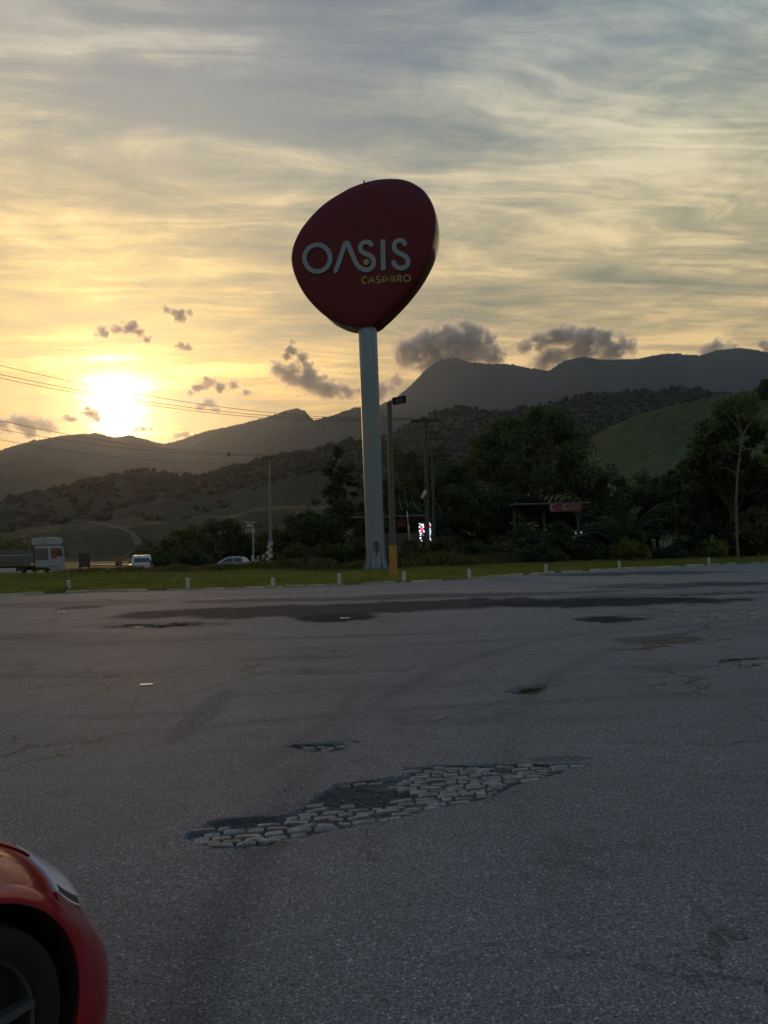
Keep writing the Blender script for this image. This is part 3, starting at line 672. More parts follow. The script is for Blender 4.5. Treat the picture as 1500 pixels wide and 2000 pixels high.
OUT = [(690, 1282), (560, 1268), (450, 1223), (380, 1180), (300, 1105), (230, 1020), (180, 935), (140, 840), (120, 745), (125, 660), (150, 580), (190, 500), (240, 430), (310, 350), (400, 270), (500, 205), (600, 150), (700, 112),
       (800, 86), (900, 76), (990, 78), (1060, 92), (1120, 118), (1190, 165), (1240, 230), (1277, 305), (1297, 385), (1300, 460), (1290, 545), (1270, 630), (1235, 720), (1180, 825), (1110, 930), (1020, 1040), (920, 1145), (850, 1210), (790, 1258)]
def sign_panel():
    o = closed_spline([onsign(*p) for p in OUT], 150); c = o.mean(0); n = len(o)
    loops = [(1.0, -2.3), (1.004, -2.1), (1.004, -.12), (0.992, -.02), (.965, .05), (.84, .20), (.70, .235), (.35, .25)]
    V = []; Fc = []
    for s, off in loops:
        for p in o: q = c + (p - c) * s; V.append(s3(q[0], q[1], off))
    def band(i):
        return [(i * n + k, i * n + (k + 1) % n, (i + 1) * n + (k + 1) % n, (i + 1) * n + k) for k in range(n)]
    face = MB(); face.v = [tuple(v) for v in V[3 * n:]]
    for i in range(len(loops) - 4): face.f += band(i)
    face.v.append(tuple(s3(c[0], c[1], .25))); e = len(face.v) - 1; L = (len(loops) - 4) * n
    face.f += [(L + k, L + (k + 1) % n, e) for k in range(n)]
    f = face.build('face_panel', M['sign_red'], sign)
    rim = MB(); rim.v = [tuple(v) for v in V[:4 * n]]
    for i in range(3): rim.f += band(i)
    rim.f.append(tuple(range(n))); rim.build('rim', M['sign_rim'], sign)
    return f
sign_panel()
def ribbon(pts, w, off, th, name, m, closed=False, roundcap=True):
    P = [np.array(p, float) for p in pts]; n = len(P); Lf = []; Rt = []
    for i in range(n):
        if closed: t = P[(i + 1) % n] - P[i - 1]
        else: t = P[min(i + 1, n - 1)] - P[max(i - 1, 0)]
        t = t / (np.linalg.norm(t) + 1e-9); nn = np.array([-t[1], t[0]]); Lf.append(P[i] + nn * w / 2); Rt.append(P[i] - nn * w / 2)
    mb = MB()
    def quadstrip(L, Rr, cl):
        k = len(L); vs = []
        for o in (off, off + th):
            for a, b in zip(L, Rr): vs += [s3(a[0], a[1], o), s3(b[0], b[1], o)]
        fs = []
        for i in range(k if cl else k - 1):
            j = (i + 1) % k; a, b, c, d = 2 * i, 2 * i + 1, 2 * j + 1, 2 * j; q = 2 * k
            fs += [(a, b, c, d), (a + q, d + q, c + q, b + q), (a, d, d + q, a + q), (b, b + q, c + q, c)]
        if not cl: q = 2 * k; fs += [(0, q, q + 1, 1), (2 * k - 2, 2 * k - 1, q + 2 * k - 1, q + 2 * k - 2)]
        mb.add(vs, fs)
    quadstrip(Lf, Rt, closed)
    if not closed and roundcap:
        for p in (P[0], P[-1]):
            mb.prism([s3(p[0] + math.cos(a) * w * .499, p[1] + math.sin(a) * w * .499, off + .002) for a in np.linspace(0, 2 * math.pi, 14, endpoint=False)], sN, th - .004)
    return mb.build(name, m, sign, smooth=False)
def smooth_path(P, per=6):
    P = [np.array(p, float) for p in P]; out = []
    for i in range(len(P) - 1):
        a, b, c, d = P[max(i - 1, 0)], P[i], P[i + 1], P[min(i + 2, len(P) - 1)]
        for k in range(per):
            f = k / per; out.append(.5 * ((2 * b) + (-a + c) * f + (2 * a - 5 * b + 4 * c - d) * f * f + (-a + 3 * b - 3 * c + d) * f ** 3))
    return out + [P[-1]]
PXM = abs(onsign(1000, 700)[0] - onsign(500, 700)[0]) / 500     # metres per zoomed pixel on the panel
def Z2(L): return [onsign(x, y) for x, y in L]
LO, LT = .255, .10
ribbon([onsign(342 + 104 * math.cos(a), 738 + 108 * math.sin(a)) for a in np.linspace(0, 2 * math.pi, 48, endpoint=False)], 37 * PXM, LO, LT, 'letter', M['sign_white'], closed=True)
ribbon(Z2([(491, 842), (525, 745), (561, 640)]) + Z2(smooth_path([(561, 640), (567, 623), (578, 617), (589, 623), (597, 640)], 4))[1:], 37 * PXM, LO, LT, 'letter', M['sign_white'])
ribbon(Z2(smooth_path([(595, 636), (618, 692), (640, 742), (662, 787), (695, 820), (738, 833), (778, 820), (798, 785), (794, 745), (765, 715), (725, 700), (697, 678), (690, 648), (705, 620), (735, 608), (762, 612), (779, 630)], 5)), 37 * PXM, LO + .003, LT, 'letter', M['sign_white'])
ribbon(Z2([(872, 588), (874, 700), (877, 836)]), 38 * PXM, LO, LT, 'letter', M['sign_white'], roundcap=False)
ribbon(Z2(smooth_path([(1050, 622), (1035, 603), (1008, 595), (982, 603), (965, 630), (968, 665), (992, 692), (1030, 710), (1062, 730), (1077, 765), (1066, 800), (1035, 818), (1000, 815), (972, 798), (960, 772)], 5)), 37 * PXM, LO, LT, 'letter', M['sign_white'])
dc = onsign(739, 769); MB().prism([s3(dc[0] + math.cos(a) * 24 * PXM, dc[1] + math.sin(a) * 24 * PXM, LO) for a in np.linspace(0, 2 * math.pi, 24, endpoint=False)], sN, LT).build('dot', M['sign_yellow'], sign, smooth=False)
arc = lambda cx, cy, rx, ry, a0, a1, n=14: [(cx + rx * math.cos(R(a)), cy + ry * math.sin(R(a))) for a in np.linspace(a0, a1, n)]
GL = {  # small capitals in a unit box, y up
    'C': [arc(.52, .5, .46, .5, 45, 315)], 'A': [[(0, 0), (.5, 1), (1, 0)], [(.2, .33), (.8, .33)]],
    'S': [arc(.5, .75, .40, .25, 40, 180, 8) + arc(.5, .75, .40, .25, 180, 270, 6)[1:] + arc(.5, .25, .44, .25, 90, -140, 12)[1:]],
    'I': [[(.5, 0), (.5, 1)]], 'M': [[(0, 0), (.05, 1), (.5, .25), (.95, 1), (1, 0)]],
    'R': [[(.05, 0), (.05, 1), (.5, 1)] + arc(.5, .72, .36, .28, 90, -90, 8)[1:] + [(.05, .44)], [(.5, .44), (.92, 0)]], 'O': [arc(.5, .5, .5, .5, 0, 360, 26)],
    'G': [arc(.52, .5, .46, .5, 45, 330) + [(.95, .42), (.58, .42)]], 'N': [[(.05, 0), (.05, 1), (.95, 0), (.95, 1)]], 'V': [[(0, 1), (.5, 0), (1, 1)]]}
def captions(txt):
    for ch, x0, x1 in txt:
        base = lambda x: 945 - (x - 700) * (17 / 390.0)
        for st in GL[ch]:
            pts = [(x0 + p[0] * (x1 - x0), base(x0 + p[0] * (x1 - x0)) - 3 - p[1] * 52) for p in st]
            ribbon(Z2(pts), 10 * PXM, LO, .06, 'caption_letter', M['sign_yellow'], roundcap=False)
captions([('C', 702, 747), ('A', 754, 806), ('S', 817, 853), ('I', 865, 877), ('M', 893, 947), ('I', 959, 971), ('R', 990, 1026), ('O', 1041, 1094)])
# column
def column():
    top = at(718, 642, SIGN_Y) - sbase; bot = Vector((0, 0, -0.05)); n = 40
    rb, rt = 36.0 / F * SIGN_Y / 2, 37.0 / F * SIGN_Y / 2
    mb = MB(); hs = [0, .1, .25, .45, .7, 1.0, 1.4, 2.0, 4, 8, 12, 16, top.z - .25, top.z]
    for i, h in enumerate(hs):
        c = bot.lerp(top, h / top.z); flare = .55 * math.exp(-h / .55); r = rb + (rt - rb) * h / top.z
        for k in range(n):
            q = 2 * math.pi * k / n; rr = r + flare * (1.0 if k % 4 == 0 else .55) * (1 if h < 2.2 else 0)
            if i == len(hs) - 1: rr = r * .86
            mb.v.append((c.x + rr * math.cos(q), c.y + rr * math.sin(q), c.z))
    for i in range(len(hs) - 1):
        for k in range(n): mb.f.append((i * n + k, i * n + (k + 1) % n, (i + 1) * n + (k + 1) % n, (i + 1) * n + k))
    mb.f.append(tuple((len(hs) - 1) * n + k for k in range(n)))
    mb.build('column', M['column'], sign)
    for k in range(10):                          # stiffener ribs welded round the foot
        q = 2 * math.pi * (k + .5) / 10; u = Vector((math.cos(q), math.sin(q), 0)); w = Vector((-u.y, u.x, 0)) * .02
        MB().prism([u * (rb - .02) - w + Vector((0, 0, 2.3)), u * (rb + .04) - w + Vector((0, 0, 2.2)), u * (rb + .12) - w + Vector((0, 0, .9)), u * (rb + .52) - w + Vector((0, 0, 0)), u * (rb - .02) - w + Vector((0, 0, 0))], w.normalized(), .04).build('stiffener', M['column'], sign, smooth=False)
    nk = top + Vector((0, 0, -.05)); MB().lathe([(rt * .72, 0), (rt * .62, .35), (rt * .95, .75), (rt * 1.05, 1.0)], 28, c=nk).build('neck', M['dark'], sign)
    # access hatch with rust run below it
    hp = at(735, 1067, SIGN_Y - rb - .01) - sbase; mb = MB(); rows = []
    for (w, zz) in [(.0, .42), (.16, .38), (.22, .25), (.23, .0), (.22, -.25), (.17, -.42), (.05, -.62), (.0, -.8)]:
        rows.append([(w * s, zz) for s in (-1, -.5, 0, .5, 1)])
    vs = [(hp.x + a, -math.sqrt(max(.01, (rb + .035) ** 2 - (hp.x + a) ** 2)), hp.z + zz) for r in rows for a, zz in r]
    mb.add(vs, [(i * 5 + k, i * 5 + k + 1, i * 5 + k + 6, i * 5 + k + 5) for i in range(len(rows) - 1) for k in range(4)]); mb.build('hatch', M['stain'], sign)
    sp = s3(*onsign(700, 100), -.6); MB().tube([sp + Vector((-.10, 0, -.3)), sp + Vector((0, 0, .40))], .045, 6).tube([sp + Vector((.10, 0, -.3)), sp + Vector((0, 0, .40))], .045, 6).build('lightning_rod', M['dark'], sign)
column()

# ------------------------------------------------------------------ poles and wires
M['wood'] = pal('weathered_pole', (.050, .046, .042), .85, var=.3, streak=True, bump=.3)
M['conc'] = pal('pole_concrete', (.15, .147, .14), .85, var=.25, streak=True)
M['darkpole'] = pal('dark_pole', (.060, .060, .058), .7, var=.25, streak=True)
M['yellow'] = pal('yellow_paint', (.30, .155, .028), .7, var=.25, scale=3)
M['cable'] = pal('cable', (.018, .018, .018), .6, var=.05)
M['porcelain'] = pal('insulator', (.10, .06, .05), .3)
M['glass_led'] = pal('lamp_lens', (.20, .21, .22), .2)
M['white'] = pal('white_paint', (.34, .34, .335), .65, var=.35, scale=4)
M['galv'] = pal('galvanised', (.30, .31, .32), .45, .5)
def light_pole():
    b = at(769, 1128, 48.2); b.z = .03; t = at(760, 786, 48.2) - b; o = empty('street_lamp', b)
    tag(o, 'dark lamp post with yellow painted foot right beside the sign column', 'street lamp')
    p1 = Vector((t.x * .2, t.y * .2, 2.05)); k = t.z
    MB().tube([(0, 0, 1.9), t * .5, t], [.205, .19, .17], 16).build('post', M['darkpole'], o)
    MB().tube([(0, 0, -.1), (t.x * 2.05 / k, 0, 2.05)], [.25, .245], 20).build('painted_foot', M['yellow'], o)
    MB().tube([t + Vector((-.1, 0, -.08)), t + Vector((.3, 0, .06)), t + Vector((.55, 0, .1))], .05, 8).build('arm', M['dark'], o)
    h = empty('x'); bpy.data.objects.remove(h)
    rot = Matrix.Rotation(R(-10), 3, 'Y') @ Matrix.Rotation(R(-24), 3, 'X')
    lamp = MB().box(t + Vector((.66, 0, .12)), (.92, .80, .07), rot, bev=.02).build('lamp_head', M['dark'], o)
    MB().box(t + Vector((.68, -.02, .07)), (.55, .44, .03), rot).build('lens', M['glass_led'], lamp)
light_pole()
def insulators(o, pts, h=.34):
    for p in pts: MB().lathe([(.02, 0), (.02, h * .5), (.065, h * .55), (.05, h * .75), (.06, h * .8), (.03, h), (0, h)], 8, c=p).build('insulator', M['porcelain'], o)
def utility_pole(px, Y, topy, label, arms, base=.0, r=.22, lamp=None, mm='wood'):
    b = at(px[0], 1077, Y); b.z = base; t = at(px[1], topy, Y) - b; o = empty('utility_pole', b); tag(o, label, 'utility pole', 'utility poles behind the sign')
    MB().tube([(0, 0, -.2), t * .5, t], [r, r * .85, r * .68], 12).build('post', M[mm], o); ends = []
    for (py, pa, pb, ins) in arms:
        A = at(pa, py, Y - .2) - b; B = at(pb, py - (pb - pa) * .02, Y - .2) - b
        a = MB().box((A + B) / 2, ((B - A).length, .16, .26), Matrix.Rotation(math.atan2(A.z - B.z, B.x - A.x), 3, 'Y')).build('crossarm', M['cable'], o)
        P = [A.lerp(B, f) + Vector((0, 0, .06)) for f in ins]; insulators(a, P); ends.append([p + b + Vector((0, 0, .2)) for p in P])
        if B.x - A.x > 1.5:
            c = (A + B) / 2; MB().tube([A.lerp(B, .25), c + Vector((0, .1, -.55)), A.lerp(B, .75)], .02, 6).build('brace', M['cable'], o)
    if lamp:
        q = at(*lamp, Y - .5) - b; pl = Vector((t.x * q.z / t.z, 0, q.z + .45))
        MB().tube([pl, q + Vector((.1, 0, .35))], .03, 6).build('bracket', M['galv'], o)
        MB().box(q, (.32, .42, .85), Matrix.Rotation(R(28), 3, 'Y'), bev=.06).build('luminaire', M['galv'], o)
    return o, ends
_, E1 = utility_pole((835, 831), 72.0, 815, 'nearest tall utility pole with a long crossarm of insulators behind the lamp post', [(822, 802, 860, (.05, .33, .95)), (845, 829, 860, (.3, .6, .85))], lamp=(828, 966))
_, E2 = utility_pole((847, 845), 90.0, 871, 'shorter utility pole standing behind the nearest tall one', [(877, 823, 874, (.05, .5, .95)), (857, 835, 861, (.1, .9))])
_, E3 = utility_pole((529, 526), 68.0, 893, 'slim pale concrete pole left of the sign with a tiny crossbar', [(894, 520, 534, (.1, .9))], r=.16, mm='conc')
def wire(a, b, sag, r, label, group='overhead wires', n=40, name='power_line'):
    a = Vector(a); b = Vector(b); P = [a.lerp(b, t) - Vector((0, 0, 4 * sag * t * (1 - t))) for t in np.linspace(0, 1, n)]
    return tag(MB().tube(P, r, 5).build(name, M['cable'], smooth=True), label, 'wire', group)
wire(E1[0][0], at(-250, 650, 45), 1.55, .019, 'topmost overhead wire crossing in front of the setting sun')
wire(E1[0][1], at(-250, 672, 46), 1.65, .019, 'second overhead wire from the top, just above the third')
wire(E1[0][1] + Vector((.25, .3, -.05)), at(-250, 679, 47), 1.75, .019, 'third overhead wire from the top, close under the second')
wire(E3[0][0], at(-250, 760, 42), .95, .017, 'upper of the low wires running to the slim concrete pole')
wire(E3[0][1], at(-250, 786, 42), .95, .015, 'middle of the low wires running to the slim concrete pole')
wire(E3[0][0] + Vector((0, 0, -.75)), at(-250, 806, 44), 1.0, .015, 'lowest of the wires running to the slim concrete pole')
wire(E1[0][2], E2[0][2], .3, .015, 'short wire between the crossarms of the two utility poles')
wire(at(778, 968, 76), at(786, 999, 71), .1, .022, 'left of three drooping service cables beside the lamp post', 'service cables', 12, 'service_cable')
wire(at(789, 952, 76), at(797, 992, 71), .1, .022, 'middle of three drooping service cables beside the lamp post', 'service cables', 12, 'service_cable')
wire(at(803, 966, 76), at(823, 998, 71), .45, .022, 'right of three drooping service cables, curling towards the utility pole', 'service cables', 12, 'service_cable')
wire(at(680, 1011, 84), at(812, 1003, 78), .25, .03, 'pale cable strung low behind the sign column', 'service cables', 20, 'service_cable')
wire(at(706, 913, 80), E1[1][0] + Vector((0, 0, -4.3)), .2, .015, 'thin wire between sign column and tall utility pole', n=16)
def bird():
    p = at(447, 887, 55); v = .16; o = empty('bird', p); tag(o, 'small dark bird perched on the wire near the slim concrete pole', 'bird')
    MB().lathe([(0, -.16), (.035, -.12), (.07, -.04), (.075, .03), (.05, .09), (.045, .12), (.05, .15), (.04, .19), (0, .21)], 10).build('body', M['cable'], o)
    for s in (-1, 1): MB().prism([(s * .06, -.02, .08), (s * .085, 0, .0), (s * .03, .05, -.2), (s * .02, -.02, -.02)], (s, 0, 0), .015).build('wing', M['cable'], o, smooth=False)
    MB().prism([(-.02, 0, .18), (.02, 0, .18), (0, -.1, .17)], (0, 0, 1), .015).build('beak', M['porcelain'], o, smooth=False)
bird()
# leaning striped stay post
def stay():
    a = at(803, 1046, 74); b = at(795, 998, 74); a.z = .1; o = empty('stay_post', a); tag(o, 'leaning yellow and white striped stay post beside the red kiosk', 'post'); d = b - a
    for k in range(8):
        MB().tube([d * (k / 8), d * ((k + .98) / 8)], [.10 - k * .004] * 2, 8).build('painted_band', M['yellow'] if k % 2 == 0 else M['white'], o)
stay()

# ------------------------------------------------------------------ bollards
def bollards():
    words = ['first small white bollard from the left, in front of the truck', 'second small white bollard from the left, on the open grass', 'third small white bollard from the left, below the white hatchback', 'small white bollard on the grass just left of the sign column',
             'small white bollard just right of the yellow lamp post foot', 'small white bollard in front of the low shrubs right of the lamp post', 'fourth white bollard from the right, below the broad tree', 'small white bollard below the bright yellow-green bush', 'rightmost small white bollard on the verge']
    bodies = []
    for i in range(3):
        rr = random.Random(i); mb = MB(); mb.lathe([(.0, -.12), (.082, -.12), (.085, .0), (.082, .33), (.074, .345)], 14); bodies.append(mb)
    for i, (x, y) in enumerate([(134, 1152), (367, 1151), (533, 1147), (663, 1142), (789, 1135), (917, 1130), (1066, 1117), (1210, 1111), (1385, 1102)]):
        g = gnd(x, y, .1); g.y = max(g.y, float(kerb_y(g.x)) + .35); g.x = at(x, y, g.y).x
        o = empty('bollard', (g.x, g.y, .09)); o.rotation_euler = (R(random.Random(i).uniform(-3, 3)), R(random.Random(i + 9).uniform(-4, 4)), i)
        o.scale = (1.15, 1.15, 1.1 if i not in (2,) else .9); tag(o, words[i], 'bollard', 'white bollards along the kerb')
        bodies[i % 3].build('post', M['white'], o)
        MB().lathe([(.07, .343), (.09, .352), (.095, .40), (.085, .435), (.05, .455), (0, .46)], 14).build('cap', M['white'], o)
        MB().lathe([(.0835, .22), (.0865, .225), (.0865, .265), (.0835, .27)], 14).build('band', M['galv'], o)
bollards()

# ------------------------------------------------------------------ roadside things
M['black'] = pal('black_paint', (.02, .02, .02), .6)
M['brown'] = pal('rusty_board', (.045, .033, .025), .85, var=.3)
def board_sign():
    Y = 70; b = at(165, 1108, Y); b.z = .0; k = Y / F; o = empty('road_sign', b); tag(o, 'dark back of a road sign on two posts beside the truck', 'road sign'); zt = at(165, 1080, Y).z
    for s in (-1, 1): MB().box((s * 9 * k, 0, zt / 2), (.16, .12, zt), bev=.01).build('post', M['brown'], o, smooth=False)
    for s, w in ((-1, .0), (0, 0), (1, 0)): MB().box((s * 6.2 * k * .95, -.09, zt - .68), (6.0 * k * .93, .05, 1.3), bev=.008).build('panel', M['brown'], o, smooth=False)
board_sign()
def chevron():
    Y = 64; b = at(232, 1100, Y); b.z = .1; zt = at(232, 1083, Y).z - .1; o = empty('hazard_marker', b); tag(o, 'slanted yellow and black striped hazard marker left of the white pickup', 'road sign')
    MB().tube([(0, .05, -.1), (0, .05, zt - .1)], .04, 8).build('post', M['galv'], o)
    rot = Matrix.Rotation(R(-8), 3, 'Z'); w, h = .62, .90; c0 = zt - h / 2
    MB().box((0, 0, c0), (w, .03, h), rot).build('plate', M['black'], o, smooth=False)
    for k in range(4):
        s = -h / 2 + k * .24 - .06; P = [(-w / 2, s + .42), (-w / 2, s + .54), (w / 2, s + .12), (w / 2, s)]
        P = [(a, max(-h / 2 + .005, min(h / 2 - .005, z))) for a, z in P]
        if abs(P[0][1] - P[1][1]) + abs(P[2][1] - P[3][1]) > .02: MB().prism([rot @ Vector((a, -.018, z)) + Vector((0, 0, c0)) for a, z in P], rot @ Vector((0, -1, 0)), .004).build('stripe', M['yellow'], o, smooth=False)
chevron()
def info_sign():
    Y = 69; b = at(494, 1090, Y); b.z = 0; k = Y / F; o = empty('information_sign', b); tag(o, 'small hooded sign board on a thin pole left of the slim concrete pole', 'sign'); z = lambda py: at(490, py, Y).z
    MB().tube([(.05, 0, 0), (.05, 0, z(1022))], .06, 8).build('pole', M['galv'], o)
    MB().box((-.15, 0, z(1020)), (22 * k, .5, .09)).build('hood', M['galv'], o, smooth=False)
    MB().box((-.3, -.03, z(1026)), (9 * k, .06, 6 * k)).build('panel', M['white'], o, smooth=False)
    for j in range(4): MB().box((-.55 + .24 * j, -.03, z(1036)), (.10, .06, 9 * k)).build('slat', M['galv'], o, smooth=False)
info_sign()
def low_wall():
    Y = 66; o = empty('low_wall', (xat(510, Y), Y, 0)); tag(o, 'low white painted wall with short pillars at the foot of the slim concrete pole', 'wall'); k = Y / F
    MB().box((0, 0, .62), (36 * k, .15, 1.24), bev=.02).build('wall_panel', M['white'], o, smooth=False)
    for j, h in enumerate((1.62, 1.55, 1.62, 1.5)): MB().box((-16 * k + j * 10.5 * k, -.02, h / 2), (.2, .24, h), bev=.02).build('pillar', M['white'], o, smooth=False)
    for j in range(5): MB().box((-14 * k + j * 6.9 * k, -.081, .95 + .06 * (j % 2)), (.16, .006, .42), Matrix.Rotation(R(18 if j % 2 else -14), 3, 'Y')).build('paint_mark', M['black'], o, smooth=False)
    q = empty('banner_post', (xat(526, Y - .6), Y - .6, 0)); tag(q, 'white post wrapped in torn pale posters below the slim pole', 'post')
    MB().tube([(0, 0, 0), (0, 0, 2.9)], .13, 10).build('post', M['conc'], q)
    rr = random.Random(4)
    for j in range(9): MB().box((rr.uniform(-.26, .2), -.15 - .01 * j, .45 + j * .27), (rr.uniform(.2, .42), .012, rr.uniform(.14, .34)), Matrix.Rotation(rr.uniform(-.5, .5), 3, 'Y')).build('poster', M['white'], q, smooth=False)
low_wall()
# red kiosk and LED panel
M['red'] = pal('red_paint', (.13, .012, .02), .6); M['grime'] = pal('grimy_white', (.20, .20, .19), .8, var=.3); M['wall_dark'] = pal('dark_wall', (.05, .05, .05), .8)
M['bed_roof'] = pal('stained_roof', (.10, .10, .098), .85, var=.4, scale=1.5)
def kiosk():
    Y = 86; c = at(775, 1040, Y); c.z = 0; k = Y / F; o = empty('kiosk', c); tag(o, 'small roadside kiosk with a red panel between sign column and utility pole', 'kiosk')
    MB().box((0, 2, 1.9), (5.2, 3.4, 3.8)).build('wall', M['wall_dark'], o, smooth=False)
    zr = at(775, 1009, Y).z; MB().box((-.9, 1.4, zr), (8.6, 5.2, .14), bev=.03).build('roof', M['bed_roof'], o, smooth=False)
    zz = at(783, 1022, Y).z; MB().box((at(784, 1022, Y).x - c.x, .22, zz), (16 * k, .1, 14 * k)).build('red_panel', M['red'], o, smooth=False)
    MB().box((-1.4, .26, 1.1), (1.0, .06, 2.1)).build('door', M['black'], o, smooth=False)
kiosk()
def led():
    Y = 79; a = at(817, 1020, Y); b = at(845, 1059, Y); k = Y / F; c = (a + b) / 2; o = empty('led_screen', (c.x, Y, 0)); tag(o, 'lit LED panel showing white, pink and blue shapes behind the utility pole', 'led screen')
    w = b.x - a.x; h = a.z - b.z; z0 = c.z
    MB().box((0, .12, z0), (w + .12, .18, h + .12)).build('cabinet', M['black'], o, smooth=False)
    for s in (-.5, .5): MB().tube([(s, .15, 0), (s, .15, z0 - h / 2)], .05, 8).build('leg', M['galv'], o)
    def em(n, c_, s_): return pal(n, (.02, .02, .02), .5, emit=c_, estr=s_)
    mw, mp, mb_, mv = em('led_white', (.9, .92, 1), 1.6), em('led_pink', (1, .12, .3), 1.1), em('led_blue', (.35, .75, 1), 1.3), em('led_violet', (.45, .2, .8), .6)
    rr = random.Random(12)
    def px(x, y, sx, sy, m): MB().box((at(x, 1040, Y).x - c.x, .025, at(x, y, Y).z), (sx * k, .012, sy * k)).build('lit_block', m, o, smooth=False)
    q = (at(824, 1034, Y).x - c.x, at(824, 1034, Y).z)
    MB().prism([(q[0] + math.cos(t) * 3.6 * k, .0, q[1] + math.sin(t) * 4.4 * k) for t in np.linspace(0, 6.283, 16, endpoint=False)], (0, -1, 0), .012).build('lit_disc', mp, o, smooth=False)
    for (x, y, sx, sy, m) in [(820, 1023, 2, 2, mw), (825, 1025, 6, 3.5, mw), (820, 1029, 3, 3, mw), (827, 1029, 3, 3, mw), (820, 1037, 2.5, 4, mw), (828, 1038, 2.5, 4, mw), (822, 1042, 4, 3, mw), (826, 1045, 3, 2.5, mv), (821, 1046, 2, 2, mw), (821, 1051, 3, 3.5, mw), (823, 1056, 2.2, 1.6, mw),
                              (839, 1022, 2, 2.5, mw), (841, 1025, 2, 2.5, mw), (840, 1029, 2.8, 2.4, mp), (840, 1033, 2.5, 2, mw), (840, 1038, 4, 6, mb_), (840, 1043, 3, 2, mw), (839, 1047, 2, 2, mw), (840, 1052, 2.4, 2.4, mw), (841, 1055, 1.5, 1.5, mw), (833, 1026, 3, 4, mw), (833, 1034, 4, 5, mp), (833, 1044, 3, 4, mb_)]: px(x, y, sx, sy, m)
led()
# filling station among the trees
def station():
    Y = 90; c = at(1085, 1040, Y); c.z = 0; k = Y / F; o = empty('filling_station', c); tag(o, 'filling station canopy with red GNV fascia half hidden among the trees', 'building')
    z1 = at(1100, 982, Y).z; z0 = at(1100, 999, Y).z; xl = at(1000, 990, Y).x - c.x; xr = at(1150, 990, Y).x - c.x
    MB().box(((xl + xr) / 2, 3.2, z1 - .08), (xr - xl, 6.4, .12)).build('roof', M['wall_dark'], o, smooth=False)
    MB().box(((xl + xr) / 2 - .0, .06, z1 - .06), (xr - xl + .2, .1, .16)).build('roof_edge', M['grime'], o, smooth=False)
    fx0 = at(1074, 990, Y).x - c.x; fx1 = at(1136, 990, Y).x - c.x
    MB().box(((fx0 + fx1) / 2, .02, (z1 + z0) / 2 - .1), (fx1 - fx0, .12, z1 - z0 - .14)).build('fascia', M['red'], o, smooth=False)
    q = at(1080, 991, Y) - c; MB().prism([(q.x + math.cos(t) * 6.5 * k, -.05, q.z + math.sin(t) * 7 * k) for t in np.linspace(0, 6.283, 20, endpoint=False)], (0, -1, 0), .03).build('logo_disc', M['grime'], o, smooth=False)
    MB().prism([(q.x + .18 + math.cos(t) * 5.5 * k, -.083, q.z + math.sin(t) * 5.5 * k) for t in np.linspace(0, 6.283, 20, endpoint=False)], (0, -1, 0), .02).build('logo_heart', M['red'], o, smooth=False)
    for ch, x0 in (('G', 1099), ('N', 1110), ('V', 1121)):
        for st in GL[ch]:
            P = [at(x0 + p[0] * 8, 996 - p[1] * 10, Y) - c for p in st]
            MB().tube([(p.x, -.08, p.z) for p in P], .085, 6).build('letter', M['grime'], o)
    for x in (1012, 1072, 1140): MB().box((at(x, 1040, Y).x - c.x, 2.5, z1 / 2), (.3, .3, z1)).build('column', M['wall_dark'], o, smooth=False)
    MB().box((at(1143, 1040, Y).x - c.x, 3.6, 1.9), (2.3, 2.2, 3.8)).build('shop_wall', M['grime'], o, smooth=False)
    lm = pal('station_lamp', (.8, .8, .8), .4, emit=(.9, .95, 1), estr=2.2)
    for x, y in ((1127, 1041), (1137, 1040)): p = at(x, y, Y) - c; MB().box((p.x, .4, p.z), (.14, .1, .10)).build('lamp', lm, o, smooth=False)
    for x, y in ((1020, 1022), (1037, 1022), (1051, 1026), (1068, 1034)): p = at(x, y, Y) - c; MB().box((p.x, 1.0, p.z), (.42, .3, .16), Matrix.Rotation(.2, 3, 'Y')).build('pump_sign', M['grime'], o, smooth=False)
station()

# ------------------------------------------------------------------ vehicles on the road
M['tyre'] = pal('tyre', (.011, .011, .011), .9, spec=.25); M['cglass'] = pal('car_glass', (.02, .024, .028), .06, spec=.6); M['cwhite'] = pal('car_white', (.36, .37, .38), .25, coat=.6, var=.06); M['chrome'] = pal('chrome', (.6, .6, .6), .15, 1.0)
M['tail'] = pal('tail_lamp', (.25, .015, .015), .2); M['plastic'] = pal('black_plastic', (.02, .02, .02), .6); M['silver'] = pal('car_silver', (.34, .35, .36), .25, .3, coat=.5, var=.06)
def wheel(o, x, y, r, w, n=18):
    t = MB().lathe([(r * .62, -w / 2), (r * .95, -w / 2), (r, -w * .35), (r, w * .35), (r * .95, w / 2), (r * .62, w / 2)], n, 'Y', (x, y, r), closed=True).build('wheel', M['tyre'], o)
    MB().lathe([(0, -w * .42), (r * .2, -w * .46), (r * .6, -w * .36), (r * .64, -w * .44)], n, 'Y', (x, y, r)).build('rim', M['galv'], t)
    return t
def loft_body(prof, halfw, topw, name, m, o):          # side profile (x, z, halfwidth factor) closed loop, lofted across
    n = len(prof); mb = MB(); ys = [-1, -.94, -.5, 0, .5, .94, 1]
    for y in ys:
        for (x, z, t) in prof: mb.v.append((x * (1 if abs(y) < .97 else .985), y * halfw * t, z))
    for j in range(len(ys) - 1):
        for i in range(n): mb.f.append((j * n + i, j * n + (i + 1) % n, (j + 1) * n + (i + 1) % n, (j + 1) * n + i))
    mb.f.append(tuple(range(n))); mb.f.append(tuple((len(ys) - 1) * n + i for i in range(n))[::-1])
    return mb.build(name, m, o)
